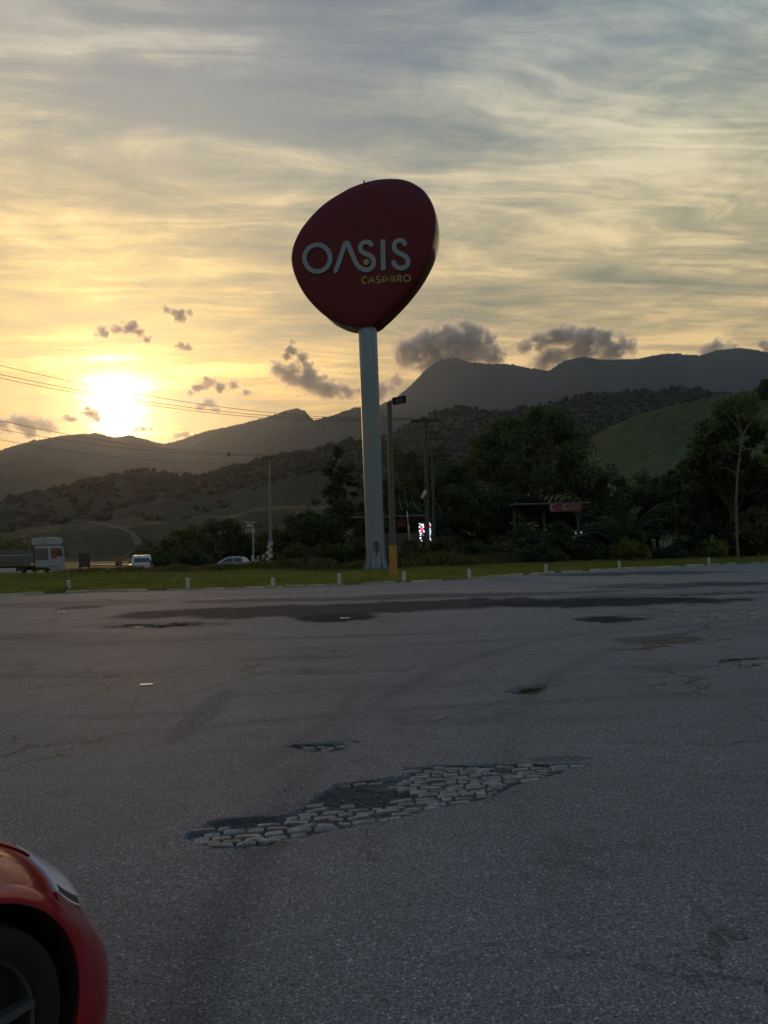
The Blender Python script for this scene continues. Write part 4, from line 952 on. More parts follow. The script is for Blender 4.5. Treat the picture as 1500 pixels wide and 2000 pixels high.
def pickup():
    Y = 66; c = at(277, 1100, Y); o = empty('pickup_truck', (c.x, Y, .05), R(107)); tag(o, 'white pickup truck seen from behind, half hidden by the weedy bank', 'pickup truck')
    loft_body([(-2.6, .55, 1), (-2.62, 1.02, 1), (-1.0, 1.05, 1), (2.0, 1.08, .98), (2.55, .98, .9), (2.6, .5, .9)], .92, 1, 'body', M['cwhite'], o)
    cab = loft_body([(-1.0, 1.04, .98), (-.85, 1.55, .86), (-.55, 1.80, .80), (.6, 1.82, .80), (1.3, 1.45, .88), (1.75, 1.05, .96)], .92, 1, 'cab', M['cwhite'], o)
    MB().prism([(-.965, -.66, 1.17), (-.965, .66, 1.17), (-.845, .60, 1.56), (-.845, -.60, 1.56)], (-1, 0, .1), .02).build('rear_window', M['cglass'], cab, smooth=False)
    for s in (-1, 1):
        MB().prism([(-.75, s * .905, 1.12), (1.35, s * .90, 1.12), (.65, s * .765, 1.70), (-.55, s * .765, 1.70)], (0, s, .2), .012).build('side_window', M['cglass'], cab, smooth=False)
        MB().box((-2.63, s * .80, .88), (.06, .15, .30), bev=.02).build('tail_lamp', M['tail'], o)
        MB().box((1.25, s * 1.04, 1.22), (.12, .22, .18), bev=.04).build('mirror', M['plastic'], o)
        wheel(o, -1.6, s * .80, .36, .24); wheel(o, 1.55, s * .80, .36, .24)
    MB().box((-2.70, 0, .48), (.16, 1.7, .18), bev=.04).build('bumper', M['chrome'], o)
    MB().box((-2.635, 0, .80), (.02, .40, .16)).build('tailgate_handle', M['plastic'], o)
    MB().box((-2.64, 0, .58), (.02, .42, .13)).build('number_plate', M['galv'], o, smooth=False)
pickup()
def hatchback():
    Y = 70; c = at(450, 1100, Y); o = empty('hatchback_car', (c.x, Y, .05), R(186)); tag(o, 'pale hatchback facing left, only its roof and windows showing above the bank', 'car')
    loft_body([(-1.85, .35, .94), (-1.95, .6, .97), (-1.9, .95, .98), (-1.0, 1.0, 1), (.8, .96, 1), (1.75, .80, .94), (1.95, .55, .9), (1.9, .3, .9)], .83, 1, 'body', M['silver'], o)
    roof = loft_body([(-1.88, .93, .95), (-1.62, 1.25, .84), (-1.3, 1.44, .76), (-.4, 1.50, .74), (.25, 1.42, .76), (1.15, .95, .92)], .83, 1, 'roof', M['cwhite'], o)
    for s in (-1, 1):
        MB().prism([(-1.15, s * .805, 1.0), (-.42, s * .81, 1.0), (-.42, s * .66, 1.40), (-1.08, s * .675, 1.36)], (0, s, .25), .015).build('side_window', M['cglass'], roof, smooth=False)
        MB().prism([(-.34, s * .81, 1.0), (.82, s * .80, 1.0), (.22, s * .67, 1.33), (-.34, s * .66, 1.40)], (0, s, .25), .015).build('side_window', M['cglass'], roof, smooth=False)
        MB().box((-1.9, s * .66, .86), (.10, .16, .30), bev=.03).build('tail_lamp', M['tail'], o)
        MB().box((.72, s * .92, 1.02), (.12, .18, .12), bev=.03).build('mirror', M['silver'], o)
        wheel(o, -1.25, s * .72, .29, .18); wheel(o, 1.2, s * .72, .29, .18)
    MB().prism([(-1.84, -.62, 1.0), (-1.84, .62, 1.0), (-1.50, .56, 1.34), (-1.50, -.56, 1.34)], (-1, 0, .6), .015).build('rear_window', M['cglass'], roof, smooth=False)
    MB().prism([(1.08, -.62, 1.0), (1.08, .62, 1.0), (.32, .56, 1.40), (.32, -.56, 1.40)], (.5, 0, 1), .015).build('windscreen', M['cglass'], roof, smooth=False)
    MB().box((-.4, 0, 1.53), (1.3, 1.1, .03), bev=.01).build('roof_rack', M['plastic'], roof)
    MB().box((-1.98, 0, .48), (.12, 1.5, .2), bev=.05).build('bumper', M['plastic'], o)
hatchback()
M['bed'] = pal('grey_bed_boards', (.085, .082, .076), .8, var=.35, scale=2); M['cabw'] = pal('truck_white', (.21, .23, .265), .35, coat=.4, var=.08); M['redp'] = pal('truck_red', (.16, .02, .02), .5)
def truck():
    Y = 60.5; fr = at(125, 1090, Y + 2); o = empty('flatbed_truck', (fr.x, fr.y, .05), R(27)); tag(o, 'flatbed truck with white cab and grey drop-side bed at the left edge', 'truck')
    # local x forward, cab front at 0
    cab = MB(); W = 1.22
    pr = [(-2.25, 1.0), (-2.25, 2.55), (-2.15, 2.72), (-.30, 2.72), (-.12, 2.5), (.0, 1.75), (.0, .55), (-.35, .5), (-1.45, .95)]
    cab.prism([(x, -W, z) for x, z in pr], (0, 1, 0), 2 * W); C_ = cab.build('cab', M['cabw'], o, smooth=False); bv = C_.modifiers.new('b', 'BEVEL'); bv.width = .06; bv.segments = 2
    df = MB(); pf = [(-2.45, 2.80), (-2.42, 3.30), (-2.2, 3.42), (-.55, 3.44), (-.22, 3.34), (-.15, 3.05), (-.28, 2.80)]
    df.prism([(x, -W * .98, z) for x, z in pf], (0, 1, 0), 2 * W * .98); D_ = df.build('sleeper_roof', M['cabw'], C_, smooth=False); bv = D_.modifiers.new('b', 'BEVEL'); bv.width = .07; bv.segments = 2
    MB().box((-1.52, 0, 3.12), (.03, 2.42, .62)).build('roof_seam', M['plastic'], D_, smooth=False)
    for s in (-1, 1):
        MB().prism([(-1.05, s * (W + .003), 1.85), (-.16, s * (W + .003), 1.85), (-.28, s * (W + .003), 2.52), (-1.05, s * (W + .003), 2.52)], (0, s, 0), .01).build('side_window', M['cglass'], C_, smooth=False)
        MB().prism([(-.98, s * (W + .016), 1.68), (-.62, s * (W + .016), 1.68), (-.62, s * (W + .016), 2.50), (-.98, s * (W + .016), 2.50)], (0, s, 0), .01).build('red_trim', M['redp'], C_, smooth=False)
        MB().box((.22, s * (W + .22), 2.05), (.12, .20, .62), bev=.05).build('mirror', M['plastic'], C_); MB().tube([(-.1, s * W, 2.45), (.2, s * (W + .22), 2.38)], .025, 6).build('mirror_arm', M['plastic'], C_)
        MB().box((-.06, s * .95, .85), (.16, .34, .24), bev=.05).build('headlamp', M['chrome'], C_)
    MB().box((-1.72, 0, 2.05), (.9, 2.46, .95), bev=.03).build('cab_back_panel', M['bed'], C_, smooth=False)
    MB().box((-5.5, 0, .95), (10.4, 1.9, .42)).build('chassis', M['plastic'], o, smooth=False)
    bed = MB().box((-6.6, 0, 1.28), (8.1, 2.5, .18), bev=.02).build('bed_floor', M['bed'], o, smooth=False)
    for s in (-1, 1):
        for k in range(3):
            MB().box((-9.1 + 2.72 * k, s * 1.25, 1.92), (2.62, .06, .98), bev=.015).build('side_board', M['bed'], bed, smooth=False)
            MB().box((-9.1 + 2.72 * k, s * 1.29, 2.0), (2.5, .03, .05)).build('rail', M['galv'], bed, smooth=False)
            MB().box((-7.74 + 2.72 * k, s * 1.27, 1.92), (.10, .10, 1.08)).build('stanchion', M['brown'], bed, smooth=False)
    MB().box((-2.6, 0, 2.05), (.08, 2.5, 1.5), bev=.02).build('headboard', M['bed'], bed, smooth=False)
    ld = MB().box((-4.4, .3, 1.75), (2.2, 1.6, .7), bev=.1).build('tarpaulin', M['plastic'], bed)
    for x in (-.95, -2.65, -6.6, -7.75, -8.9):
        for s in (-1, 1): wheel(o, x, s * 1.0, .50, .32, 22)
    for x in (-.95, -2.65): MB().prism([(x + .62 * math.cos(t), -1.24, .5 + .62 * math.sin(t)) for t in np.linspace(.15, 2.99, 12)] + [(x + .56 * math.cos(t), -1.24, .5 + .56 * math.sin(t)) for t in np.linspace(2.99, .15, 12)], (0, 1, 0), .45).build('mudguard', M['plastic'], o, smooth=False)
    MB().box((-4.2, -.95, .75), (1.2, .5, .5), bev=.1).build('fuel_tank', M['galv'], o)
    for x in (-5.3, -6.9, -9.4): MB().box((x, -1.27, 1.12), (.16, .03, .08)).build('side_marker', M['tail'], o, smooth=False)
truck()

# ------------------------------------------------------------------ trees and shrubs
M['bark'] = pal('bark', (.075, .062, .048), .9, var=.35, streak=True, bump=.4); M['bark_pale'] = pal('pale_bark', (.085, .08, .072), .85, var=.3, streak=True)
LEAF = {'dark': leafmat('leaf_dark', (.018, .030, .012), (.046, .066, .022)), 'mid': leafmat('leaf_mid', (.030, .048, .018), (.074, .100, .034)), 'olive': leafmat('leaf_olive', (.035, .042, .014), (.085, .085, .030)),
        'bright': leafmat('leaf_bright', (.060, .080, .014), (.15, .17, .030), .45), 'blue': leafmat('leaf_blue', (.016, .030, .016), (.042, .060, .034)), 'palm': leafmat('leaf_palm', (.020, .032, .014), (.048, .065, .028))}
def leaf_cloud(clumps, per, size, rng, slim=.5):
    C = np.array([c[:3] for c in clumps]); Rr = np.array([c[3] for c in clumps]); k = len(C); n = k * per
    d = rng.normal(size=(n, 3)); d /= np.linalg.norm(d, axis=1)[:, None]; r = rng.random(n) ** .45
    ci = np.repeat(np.arange(k), per); P = C[ci] + d * (r * Rr[ci])[:, None] * np.array([1, 1, .72])
    a = rng.normal(size=(n, 3)); a[:, 2] -= .35; a /= np.linalg.norm(a, axis=1)[:, None]; b = np.cross(a, rng.normal(size=(n, 3))); b /= np.linalg.norm(b, axis=1)[:, None] + 1e-9
    s = size * (.55 + .9 * rng.random(n))[:, None]
    V = np.stack([P, P + a * s * .5 + b * s * slim * .5, P + a * s, P + a * s * .5 - b * s * slim * .5], 1).reshape(-1, 3)
    return V, np.arange(n * 4).reshape(-1, 4)
def crown_clumps(rng, c, rad, n, rc, low=.25, hollow=.45):
    out = []
    while len(out) < n:
        d = rng.normal(size=3); d /= np.linalg.norm(d)
        if d[2] < -low - .3: continue
        t = hollow + (1 - hollow) * rng.random() ** .6
        w = 1 + .28 * math.sin(3 * math.atan2(d[1], d[0]) + c[0]) * (1 - abs(d[2]))
        p = np.array(c) + d * np.array(rad) * t * w * (.82 + .30 * rng.random()); out.append((*p, rc * (.6 + .8 * rng.random())))
    return out
def tree(px, Y, topy, wpx, label, kind='dark', n=70, per=150, leaf=.42, name='tree', crown_from=.35, trunk_r=None, seed=1, bark='bark', group='trees behind the verge', cat='tree', rcf=1.0, hollow=.45, lean=0.0):
    rng = np.random.default_rng(seed); x = xat(px, Y); H = at(px, topy, Y).z; W = wpx / F * Y
    o = empty(name, (x, Y, 0)); tag(o, label, cat, group)
    cz = H * (crown_from + (1 - crown_from) * .48); rz = H * (1 - crown_from) * .5
    rad = (W / 2 * .86, W / 2 * .80, rz * .93); cl = crown_clumps(rng, (lean, 0, cz), rad, n, W * .105 * rcf, hollow=hollow)
    V, Q = leaf_cloud(cl, per, leaf, rng)
    V[:, 2] = np.maximum(V[:, 2], .15)
    link_mesh('crown', arrays_mesh('crown', V, Q), LEAF[kind], o)
    tr = trunk_r or H * .022; mb = MB(); top = Vector((lean * .8, 0, cz + rz * .5))
    mb.tube([(0, 0, -.2), (lean * .1 + rng.normal() * .05 * H * .1, 0, H * .18), (lean * .4, rng.normal() * .1, cz * .75), top], [tr * 1.35, tr, tr * .8, tr * .25], 9)
    for i in rng.permutation(len(cl))[:min(14, len(cl))]:
        q = Vector(cl[i][:3]); f = rng.uniform(.35, .8); s = Vector((lean * .5 * f, 0, cz * f + .1)); m = s.lerp(q, .5) + Vector((0, 0, H * .02)); mb.tube([s, m, q], [tr * .42, tr * .25, tr * .08], 6)
    mb.build('trunk', M[bark], o); return o
tree(1052, 102, 782, 300, 'broad dark green tree with a domed crown right of the utility poles', 'mid', 150, 230, .46, seed=3, crown_from=.12, rcf=.75)
tree(1435, 90, 772, 190, 'tall dark tree at the right edge behind the slender pale trunk', 'dark', 90, 190, .46, seed=5, crown_from=.12, rcf=.85)
tree(1560, 88, 790, 200, 'tall dark tree cut by the right edge of the picture', 'dark', 60, 130, .46, seed=6, crown_from=.15)
tree(800, 118, 832, 120, 'thin open-crowned tree showing behind the lamp post head', 'olive', 42, 70, .40, seed=7, crown_from=.40, rcf=.8, hollow=.15)
tree(668, 96, 868, 90, 'upright loose tree directly left of the sign column', 'dark', 46, 120, .40, seed=8, crown_from=.2, hollow=.2)
tree(885, 100, 902, 110, 'dark round tree between the utility poles and the broad tree', 'dark', 48, 150, .42, seed=9, crown_from=.1)
tree(612, 90, 985, 130, 'dense low dark tree left of the sign column, behind the grass', 'dark', 60, 160, .38, seed=10, crown_from=.05)
tree(745, 104, 925, 120, 'dark tree showing on both sides of the sign column', 'dark', 46, 150, .42, seed=11, crown_from=.08)
tree(1322, 86, 912, 66, 'narrow dark tree standing between the palm and the pale trunk', 'dark', 36, 110, .42, seed=12, crown_from=.1)
tree(1190, 98, 905, 150, 'rounded dark tree behind the palm', 'dark', 46, 150, .42, seed=13, crown_from=.05)
tree(958, 96, 950, 130, 'low dark tree under the left side of the broad tree', 'dark', 44, 140, .42, seed=14, crown_from=.05)
tree(1270, 100, 960, 130, 'low bushy tree at the foot of the grassy hill', 'blue', 44, 130, .42, seed=15, crown_from=.05)
tree(1385, 92, 950, 110, 'low bushy tree left of the slender pale trunk', 'blue', 40, 130, .42, seed=16, crown_from=.05)
tree(862, 110, 878, 150, 'broad dark tree filling the gap behind the two utility poles', 'dark', 56, 160, .44, seed=23, crown_from=.05)
tree(795, 108, 930, 120, 'low dark tree behind the kiosk and lamp post', 'dark', 44, 150, .42, seed=24, crown_from=.05)
tree(1285, 106, 915, 170, 'wide dark tree behind the palm at the foot of the hill', 'dark', 56, 150, .44, seed=25, crown_from=.05)
tree(1375, 104, 870, 120, 'upright dark tree just left of the tall tree at the right edge', 'dark', 50, 150, .44, seed=26, crown_from=.05)
tree(1480, 84, 985, 110, 'bushy tree with reddish tips at the lower right edge', 'olive', 40, 130, .40, seed=17, crown_from=.05)
tree(360, 88, 1022, 120, 'bushy tree on the roadside right of the white pickup', 'olive', 44, 130, .38, seed=18, crown_from=.05)
tree(440, 96, 1006, 110, 'bushy dark tree behind the pale hatchback', 'dark', 40, 130, .40, seed=19, crown_from=.05)
tree(545, 92, 1030, 110, 'low tree just right of the slim concrete pole', 'olive', 40, 130, .38, seed=20, crown_from=.05)
tree(300, 130, 1048, 90, 'small round bush far behind the white pickup', 'olive', 26, 80, .4, seed=21, crown_from=.02)
tree(30, 150, 1045, 160, 'low roadside bush behind the flatbed truck', 'olive', 30, 90, .45, seed=22, crown_from=.02)
SH = [(590, 66, 1062, 80, 'olive', 'olive shrub at the grass edge under the low dark tree'), (655, 68, 1058, 90, 'dark', 'dark shrub touching the left side of the sign column'), (705, 72, 1050, 80, 'dark', 'dark shrub right behind the foot of the sign column'),
      (805, 72, 1052, 80, 'olive', 'shrub right behind the yellow lamp post foot'), (862, 76, 1050, 84, 'olive', 'shrub growing right of the nearest utility pole'), (925, 78, 1058, 80, 'dark', 'dark shrub below the dark round tree'), (985, 78, 1060, 90, 'olive', 'brownish shrub below the left side of the broad tree'),
      (1060, 76, 1062, 100, 'dark', 'dark shrub below the GNV canopy'), (1030, 83, 1010, 90, 'dark', 'tall dark shrub in front of the left end of the filling station'), (1090, 86, 1010, 80, 'dark', 'dark leafy shrub directly below the GNV fascia'), (1165, 84, 1012, 80, 'dark', 'tall dark shrub right of the GNV fascia'), (1145, 78, 1056, 84, 'blue', 'grey-green shrub just left of the bright bush'), (1232, 77, 1052, 88, 'bright', 'bright yellow-green bush at the foot of the palm'), (1305, 80, 1066, 80, 'blue', 'grey-green shrub right of the bright bush'),
      (1388, 83, 1058, 80, 'bright', 'yellowish leafy shrub left of the pale trunk'), (1462, 86, 1058, 90, 'olive', 'rough shrub at the right end of the verge'), (1540, 88, 1050, 110, 'olive', 'rough shrub cut by the right edge'),
      (320, 66, 1074, 80, 'dark', 'dark shrub on the bank just right of the white pickup'), (375, 68, 1068, 80, 'dark', 'dark shrub on the bank left of the hatchback'), (535, 66, 1086, 70, 'olive', 'low shrub right of the hatchback on the bank')]
for i, (px, Y, ty, w, kd, lb) in enumerate(SH):
    tree(px, Y, ty, w, lb, kd, 30, 130, .26, 'shrub', .0, .04, 60 + i, group='shrubs along the back of the verge', cat='shrub', rcf=1.2, hollow=.2)
def undergrowth():
    rng = np.random.default_rng(90); cl = []
    for _ in range(760):
        px = rng.uniform(540, 1620); Y = rng.uniform(93, 104); hmax = np.interp(px, [540, 620, 700, 900, 1100, 1300, 1450, 1620], [4.0, 5.5, 7.5, 8.5, 8.5, 8.0, 9.0, 9.0]) * (.75 + .5 * vnoise(px / 45., 3., 4))
        cl.append((xat(px, Y), Y, hmax * rng.random() ** .6, rng.uniform(.7, 1.5)))
    for _ in range(90):
        px = rng.uniform(300, 560); Y = rng.uniform(92, 100); cl.append((xat(px, Y), Y, 3.0 * rng.random(), rng.uniform(.6, 1.2)))
    V, Q = leaf_cloud(cl, 120, .42, rng); V[:, 2] = np.maximum(V[:, 2], .0)
    tag(link_mesh('undergrowth', arrays_mesh('undergrowth', V, Q), LEAF['dark']), 'dense dark undergrowth filling the gaps between the trees', 'undergrowth', kind='stuff')
undergrowth()
def pale_tree():
    Y = 78; b = at(1441, 1077, Y); b.z = 0; o = empty('slender_tree', b); tag(o, 'slender pale-trunked tree with bare side branches near the right edge', 'tree', 'trees behind the verge'); rng = np.random.default_rng(77)
    L = lambda px, py: at(px, py, Y) - b
    mb = MB(); mb.tube([(0, 0, -.1), L(1439, 1040), L(1438, 980), L(1440, 930), L(1445, 890), L(1449, 850), L(1443, 825), L(1438, 800)], [.15, .13, .12, .11, .09, .08, .05, .02], 9)
    mb.tube([L(1447, 880), L(1470, 876), L(1505, 876)], [.08, .06, .03], 6); mb.tube([L(1446, 890), L(1425, 880), L(1412, 872)], [.06, .05, .02], 6); mb.tube([L(1449, 855), L(1462, 830), L(1485, 805)], [.08, .06, .03], 6); mb.tube([L(1441, 930), L(1422, 915), L(1405, 912)], [.06, .05, .02], 6)
    mb.tube([L(1447, 845), L(1430, 820), L(1405, 800)], [.07, .05, .02], 6); mb.build('trunk', M['bark_pale'], o)
    cl = [(*(L(x, y) + Vector((0, rng.normal() * .6, 0))), r) for x, y, r in [(1438, 795, 1.3), (1405, 800, 1.2), (1485, 802, 1.3), (1450, 780, 1.3), (1420, 785, 1.1), (1470, 785, 1.2), (1500, 830, 1.1), (1395, 830, .9), (1505, 876, .9), (1410, 872, .5), (1500, 900, .8)]]
    V, Q = leaf_cloud(cl, 150, .32, rng); link_mesh('crown', arrays_mesh('crown', V, Q), LEAF['mid'], o)
pale_tree()
def palm(px, Y, py0, fronds, length, label, seed, stem=1.2):
    b = at(px, 1077, Y); b.z = 0; o = empty('palm_tree', b); tag(o, label, 'palm', 'palms behind the verge'); rng = random.Random(seed)
    mb = MB(); mb.lathe([(.32, -.1), (.30, .5), (.34, 1.0), (.28, stem), (0, stem + .2)], 12); mb.build('trunk', M['bark'], o)
    base = None
    for k in range(fronds):
        az = 2 * math.pi * k / fronds + rng.uniform(-.2, .2); el = R(rng.uniform(42, 82)); L = length * rng.uniform(.75, 1.05); u = Vector((math.cos(az), math.sin(az), 0)); pts = []
        p = Vector((0, 0, stem)); e = el
        for s in range(14): pts.append(p.copy()); p += (u * math.cos(e) + Vector((0, 0, math.sin(e)))) * L / 13; e -= R(rng.uniform(3.5, 7.5)) * (0.5 + s / 9)
        mb = MB(); mb.tube(pts, [.05 * (1 - i / 15) + .008 for i in range(14)], 5)
        side = u.cross(Vector((0, 0, 1)))
        for s in range(2, 13):
            for f in (0, .33, .66):
                q = pts[s].lerp(pts[min(s + 1, 13)], f); t = (pts[min(s + 1, 13)] - pts[s - 1]).normalized(); ll = .95 * math.sin(math.pi * (s + f) / 15) ** .6
                for sg in (-1, 1):
                    d = (side * sg * .85 + t * .55 + Vector((0, 0, rng.uniform(-.35, .15)))).normalized() * ll * rng.uniform(.8, 1.1); w = t * .045
                    mb.add([q - w, q + w, q + d * .6 + w * .8 + Vector((0, 0, .02)), q + d + Vector((0, 0, -.06))], [(0, 1, 2, 3)])
        fr = mb.build('frond', LEAF['palm'], o, smooth=False)
palm(1226, 79, 930, 26, 7.6, 'large palm with long arching fronds above the bright bush', 1)
palm(1108, 79, 1000, 16, 4.4, 'smaller palm with fanned fronds below the GNV canopy', 2, .6)
palm(1350, 84, 1010, 12, 3.6, 'young palm with drooping fronds left of the yellowish shrub', 3, .4)

# ------------------------------------------------------------------ red car in the near corner
M['carred'] = pal('car_red', (.25, .006, .014), .25, .15, var=.04, spec=.5, coat=1.0); M['lens'] = pal('headlight_lens', (.90, .95, 1.0), .12, .1, var=.10, scale=14, coat=1.0); M['rimdark'] = pal('dark_rim', (.10, .102, .106), .35, .6); M['liner'] = pal('wheel_liner', (.008, .008, .008), .9)
CAR_TH = 33.0
def red_car():
    th = R(CAR_TH); w = Vector((-1.215, 2.12, 0)); h = Vector((math.sin(th), math.cos(th), 0)); r = Vector((h.y, -h.x, 0))
    HW = .867; org = Vector((w.x, w.y, 0)) - r * HW
    o = empty('red_car', org, math.pi / 2 - th)        # local x forward, y left
    tag(o, 'red hatchback car, front wheel and headlight corner showing at the bottom left', 'car')
    #      x     W(upper) W(lower) sill   crease crest  centre
    St = [(-3.30, .50, .50, .50, .72, .80, .84), (-3.22, .70, .70, .38, .76, .86, .90), (-3.0, .80, .80, .28, .80, .90, .95), (-2.5, .85, .85, .22, .82, .92, .97), (-1.8, .86, .86, .20, .83, .93, .98), (-1.2, .86, .86, .20, .83, .935, .99), (-.8, .862, .862, .20, .83, .938, 1.0),
          (-.5, .865, .865, .19, .825, .935, .995), (-.25, .867, .867, .18, .81, .925, .985), (-.05, .867, .867, .17, .785, .905, .965), (.08, .866, .866, .16, .755, .878, .945), (.17, .862, .864, .15, .72, .842, .915), (.25, .852, .860, .14, .685, .80, .88), (.32, .836, .855, .13, .63, .75, .835),
          (.38, .812, .846, .12, .565, .695, .79), (.44, .775, .835, .12, .51, .645, .745), (.50, .725, .818, .12, .47, .60, .70), (.55, .665, .785, .12, .435, .56, .66), (.60, .585, .72, .13, .405, .52, .61), (.64, .48, .62, .14, .38, .48, .56), (.67, .33, .46, .17, .36, .44, .51), (.685, .18, .28, .22, .35, .41, .46)]
    St = [(x, W, WL, zs - (.06 if x > 0 else 0), zc, ze - .02 * q, zt - .045 * q) for (x, W, WL, zs, zc, ze, zt) in St for q in [min(1, max(0, (x + .9) / .8))]]
    xs_ = [t[0] for t in St]; IN = lambda x, k: float(np.interp(x, xs_, [t[k] for t in St]))
    def prof(W, WL, zs, zc, ze, zt): return [(WL * .90, zs), (WL * .985, zs + .02), (WL * .998, zs + .10), (WL, .5 * (zs + .10) + .5 * (zc - .09)), (WL * .93 + W * .07, zc - .065), (W * .985, zc), (W * .94, zc * .62 + ze * .38 + .012), (W * .85, ze), (W * .66, ze + (zt - ze) * .45), (W * .33, ze + (zt - ze) * .85), (0, zt)]
    n = 11; V = []; fs = []
    for (x, W, WL, zs, zc, ze, zt) in St:
        p = prof(W, WL, zs, zc, ze, zt); L = [(x, -y, z) for y, z in p] + [(x, y, z) for y, z in p[-2::-1]]; V += L
    m = 2 * n - 1
    for i in range(len(St) - 1):
        for k in range(m): fs.append((i * m + k, i * m + (k + 1) % m, (i + 1) * m + (k + 1) % m, (i + 1) * m + k))
    fs.append(tuple(range(m))); fs.append(tuple((len(St) - 1) * m + k for k in range(m)))
    body = MB().add(V, fs).build('body', M['carred'], None)
    ss = body.modifiers.new('s', 'SUBSURF'); ss.levels = 3; ss.render_levels = 3
    me = evaluated(body); body.modifiers.clear(); old = body.data; body.data = me; bpy.data.meshes.remove(old)
    AR, AZ = .402, .318
    def piece(name, mat_, test, off, parent):           # panels follow the body's own skin, standing slightly proud with an open joint between them
        bm = bmesh.new(); bm.from_mesh(me); kill = [f for f in bm.faces if not test(f.calc_center_median()) or math.hypot(f.calc_center_median().x, f.calc_center_median().z - AZ) < AR + .012]; bmesh.ops.delete(bm, geom=kill, context='FACES')
        bm.normal_update()
        for v in bm.verts: v.co += v.normal * off
        edge = [e for e in bm.edges if e.is_boundary]; ret = bmesh.ops.extrude_edge_only(bm, edges=edge); 
        for v in [g for g in ret['geom'] if isinstance(g, bmesh.types.BMVert)]: v.co -= v.normal * (off + .004) if v.normal.length > .1 else Vector((0, 0, 0))
        mm = bpy.data.meshes.new(name); bm.to_mesh(mm); bm.free(); mm.validate(); q = link_mesh(name, mm, mat_, parent); mm.shade_smooth(); mm.set_sharp_from_angle(angle=R(40)); return q
    cut = []
    for x in (0.0, -2.5):
        for s in (-1, 1):
            c = MB().lathe([(AR, 0), (AR, .48)], 96, 'Y', (x, s * .72 - .24, AZ)); c.f.append(tuple(range(96))); c.f.append(tuple(96 + i for i in range(96))); cut.append(c.build('cutter', M['liner'], None))
    for c in cut:
        b = body.modifiers.new('b', 'BOOLEAN'); b.operation = 'DIFFERENCE'; b.object = c; b.solver = 'EXACT'
    me2 = evaluated(body); body.modifiers.clear(); body.data = me2; me2.materials.clear(); me2.materials.append(M['carred']); me2.polygons.foreach_set('material_index', np.zeros(len(me2.polygons), dtype=np.int32)); body.parent = o
    for c in cut: drop(c)
    bm = bmesh.new(); bm.from_mesh(me2)
    bmesh.ops.delete(bm, geom=[f for f in bm.faces if min(math.hypot(f.calc_center_median().x - x, f.calc_center_median().z - AZ) for x in (0, -2.5)) < AR + .0015 and f.calc_center_median().z < .72], context='FACES'); bm.to_mesh(me2); bm.free()
    me2.shade_smooth(); me2.set_sharp_from_angle(angle=R(32))
    zc = lambda c: IN(c.x, 4); W = lambda c: IN(c.x, 1)
    for s in (-1, 1):
        hl = piece('headlight', M['lens'], lambda c, s=s: .355 < c.x < .56 and c.y * s > W(c) * .66 and c.z > zc(c) + .030, .008, o)
        piece('lamp_bezel', M['plastic'], lambda c, s=s: .365 < c.x < .50 and W(c) * .80 < c.y * s < W(c) * .97 and zc(c) + .036 < c.z < zc(c) + .055, .0095, hl)
    piece('bumper', M['carred'], lambda c: c.x > .345 and c.z < zc(c) + .024, .007, o)
    piece('hood', M['carred'], lambda c: -.74 < c.x < .62 and abs(c.y) < W(c) * (.80 if c.x < .34 else .64) and c.z > zc(c), .006, o)
    piece('grille', M['plastic'], lambda c: c.x > .60 and .20 < c.z < .36 and abs(c.y) < .5, .010, o)
    # flared lips round the wheel arches, liners, wheels
    for x in (0.0, -2.5):
        for s in (-1, 1):
            mb = MB(); pr = [(AR - .004, -.05), (AR - .002, .004), (AR + .012, .010), (AR + .036, .007), (AR + .046, -.010)]; a = np.linspace(R(-34), R(214), 64)
            for q in a:
                for rr, yy in pr:
                    X_ = x + rr * math.cos(q); zz = AZ + rr * math.sin(q); zk = IN(X_, 4) - .05; wy = IN(X_, 2); sl = max(0, zz - zk) * .35
                    mb.v.append((X_, s * (yy + wy - sl), zz))
            mb.f = [(i * 5 + k, i * 5 + k + 1, i * 5 + k + 6, i * 5 + k + 5) for i in range(63) for k in range(4)]; mb.build('arch_lip', M['carred'], o)
            lin = MB(); q = np.linspace(R(-32), R(212), 40)
            for t in q:
                for yy in (.835, .50): lin.v.append((x + (AR - .004) * math.cos(t), s * yy, AZ + (AR - .004) * math.sin(t)))
            lin.f = [(2 * i, 2 * i + 1, 2 * i + 3, 2 * i + 2) for i in range(39)]; b0 = len(lin.v); lin.v += [(x + AR * math.cos(t), s * .50, AZ + AR * math.sin(t)) for t in np.linspace(0, 2 * math.pi, 40, endpoint=False)]; lin.f.append(tuple(b0 + i for i in range(40)))
            lin.build('wheel_well', M['liner'], o)
            wh = empty('wheel', (x, s * .765, .328)); wh.parent = o; wh.rotation_euler.z = R(-4) if x == 0 else 0
            ty = MB().lathe([(.245, -.09), (.275, -.1), (.305, -.096), (.321, -.085), (.328, -.07), (.328, -.03), (.321, -.028), (.321, -.022), (.328, -.02), (.328, .02), (.321, .022), (.321, .028), (.328, .03), (.328, .07), (.321, .085), (.305, .096), (.275, .1), (.245, .09)], 56, 'Y', closed=True).build('tyre', M['tyre'], wh)
            rim = MB(); f = s; rim.lathe([(.247, f * .094), (.253, f * .082), (.236, f * .07), (.228, f * -.05), (.06, f * -.045)], 48, 'Y').lathe([(.0, f * .085), (.045, f * .082), (.055, f * .05), (.055, f * -.04)], 24, 'Y')
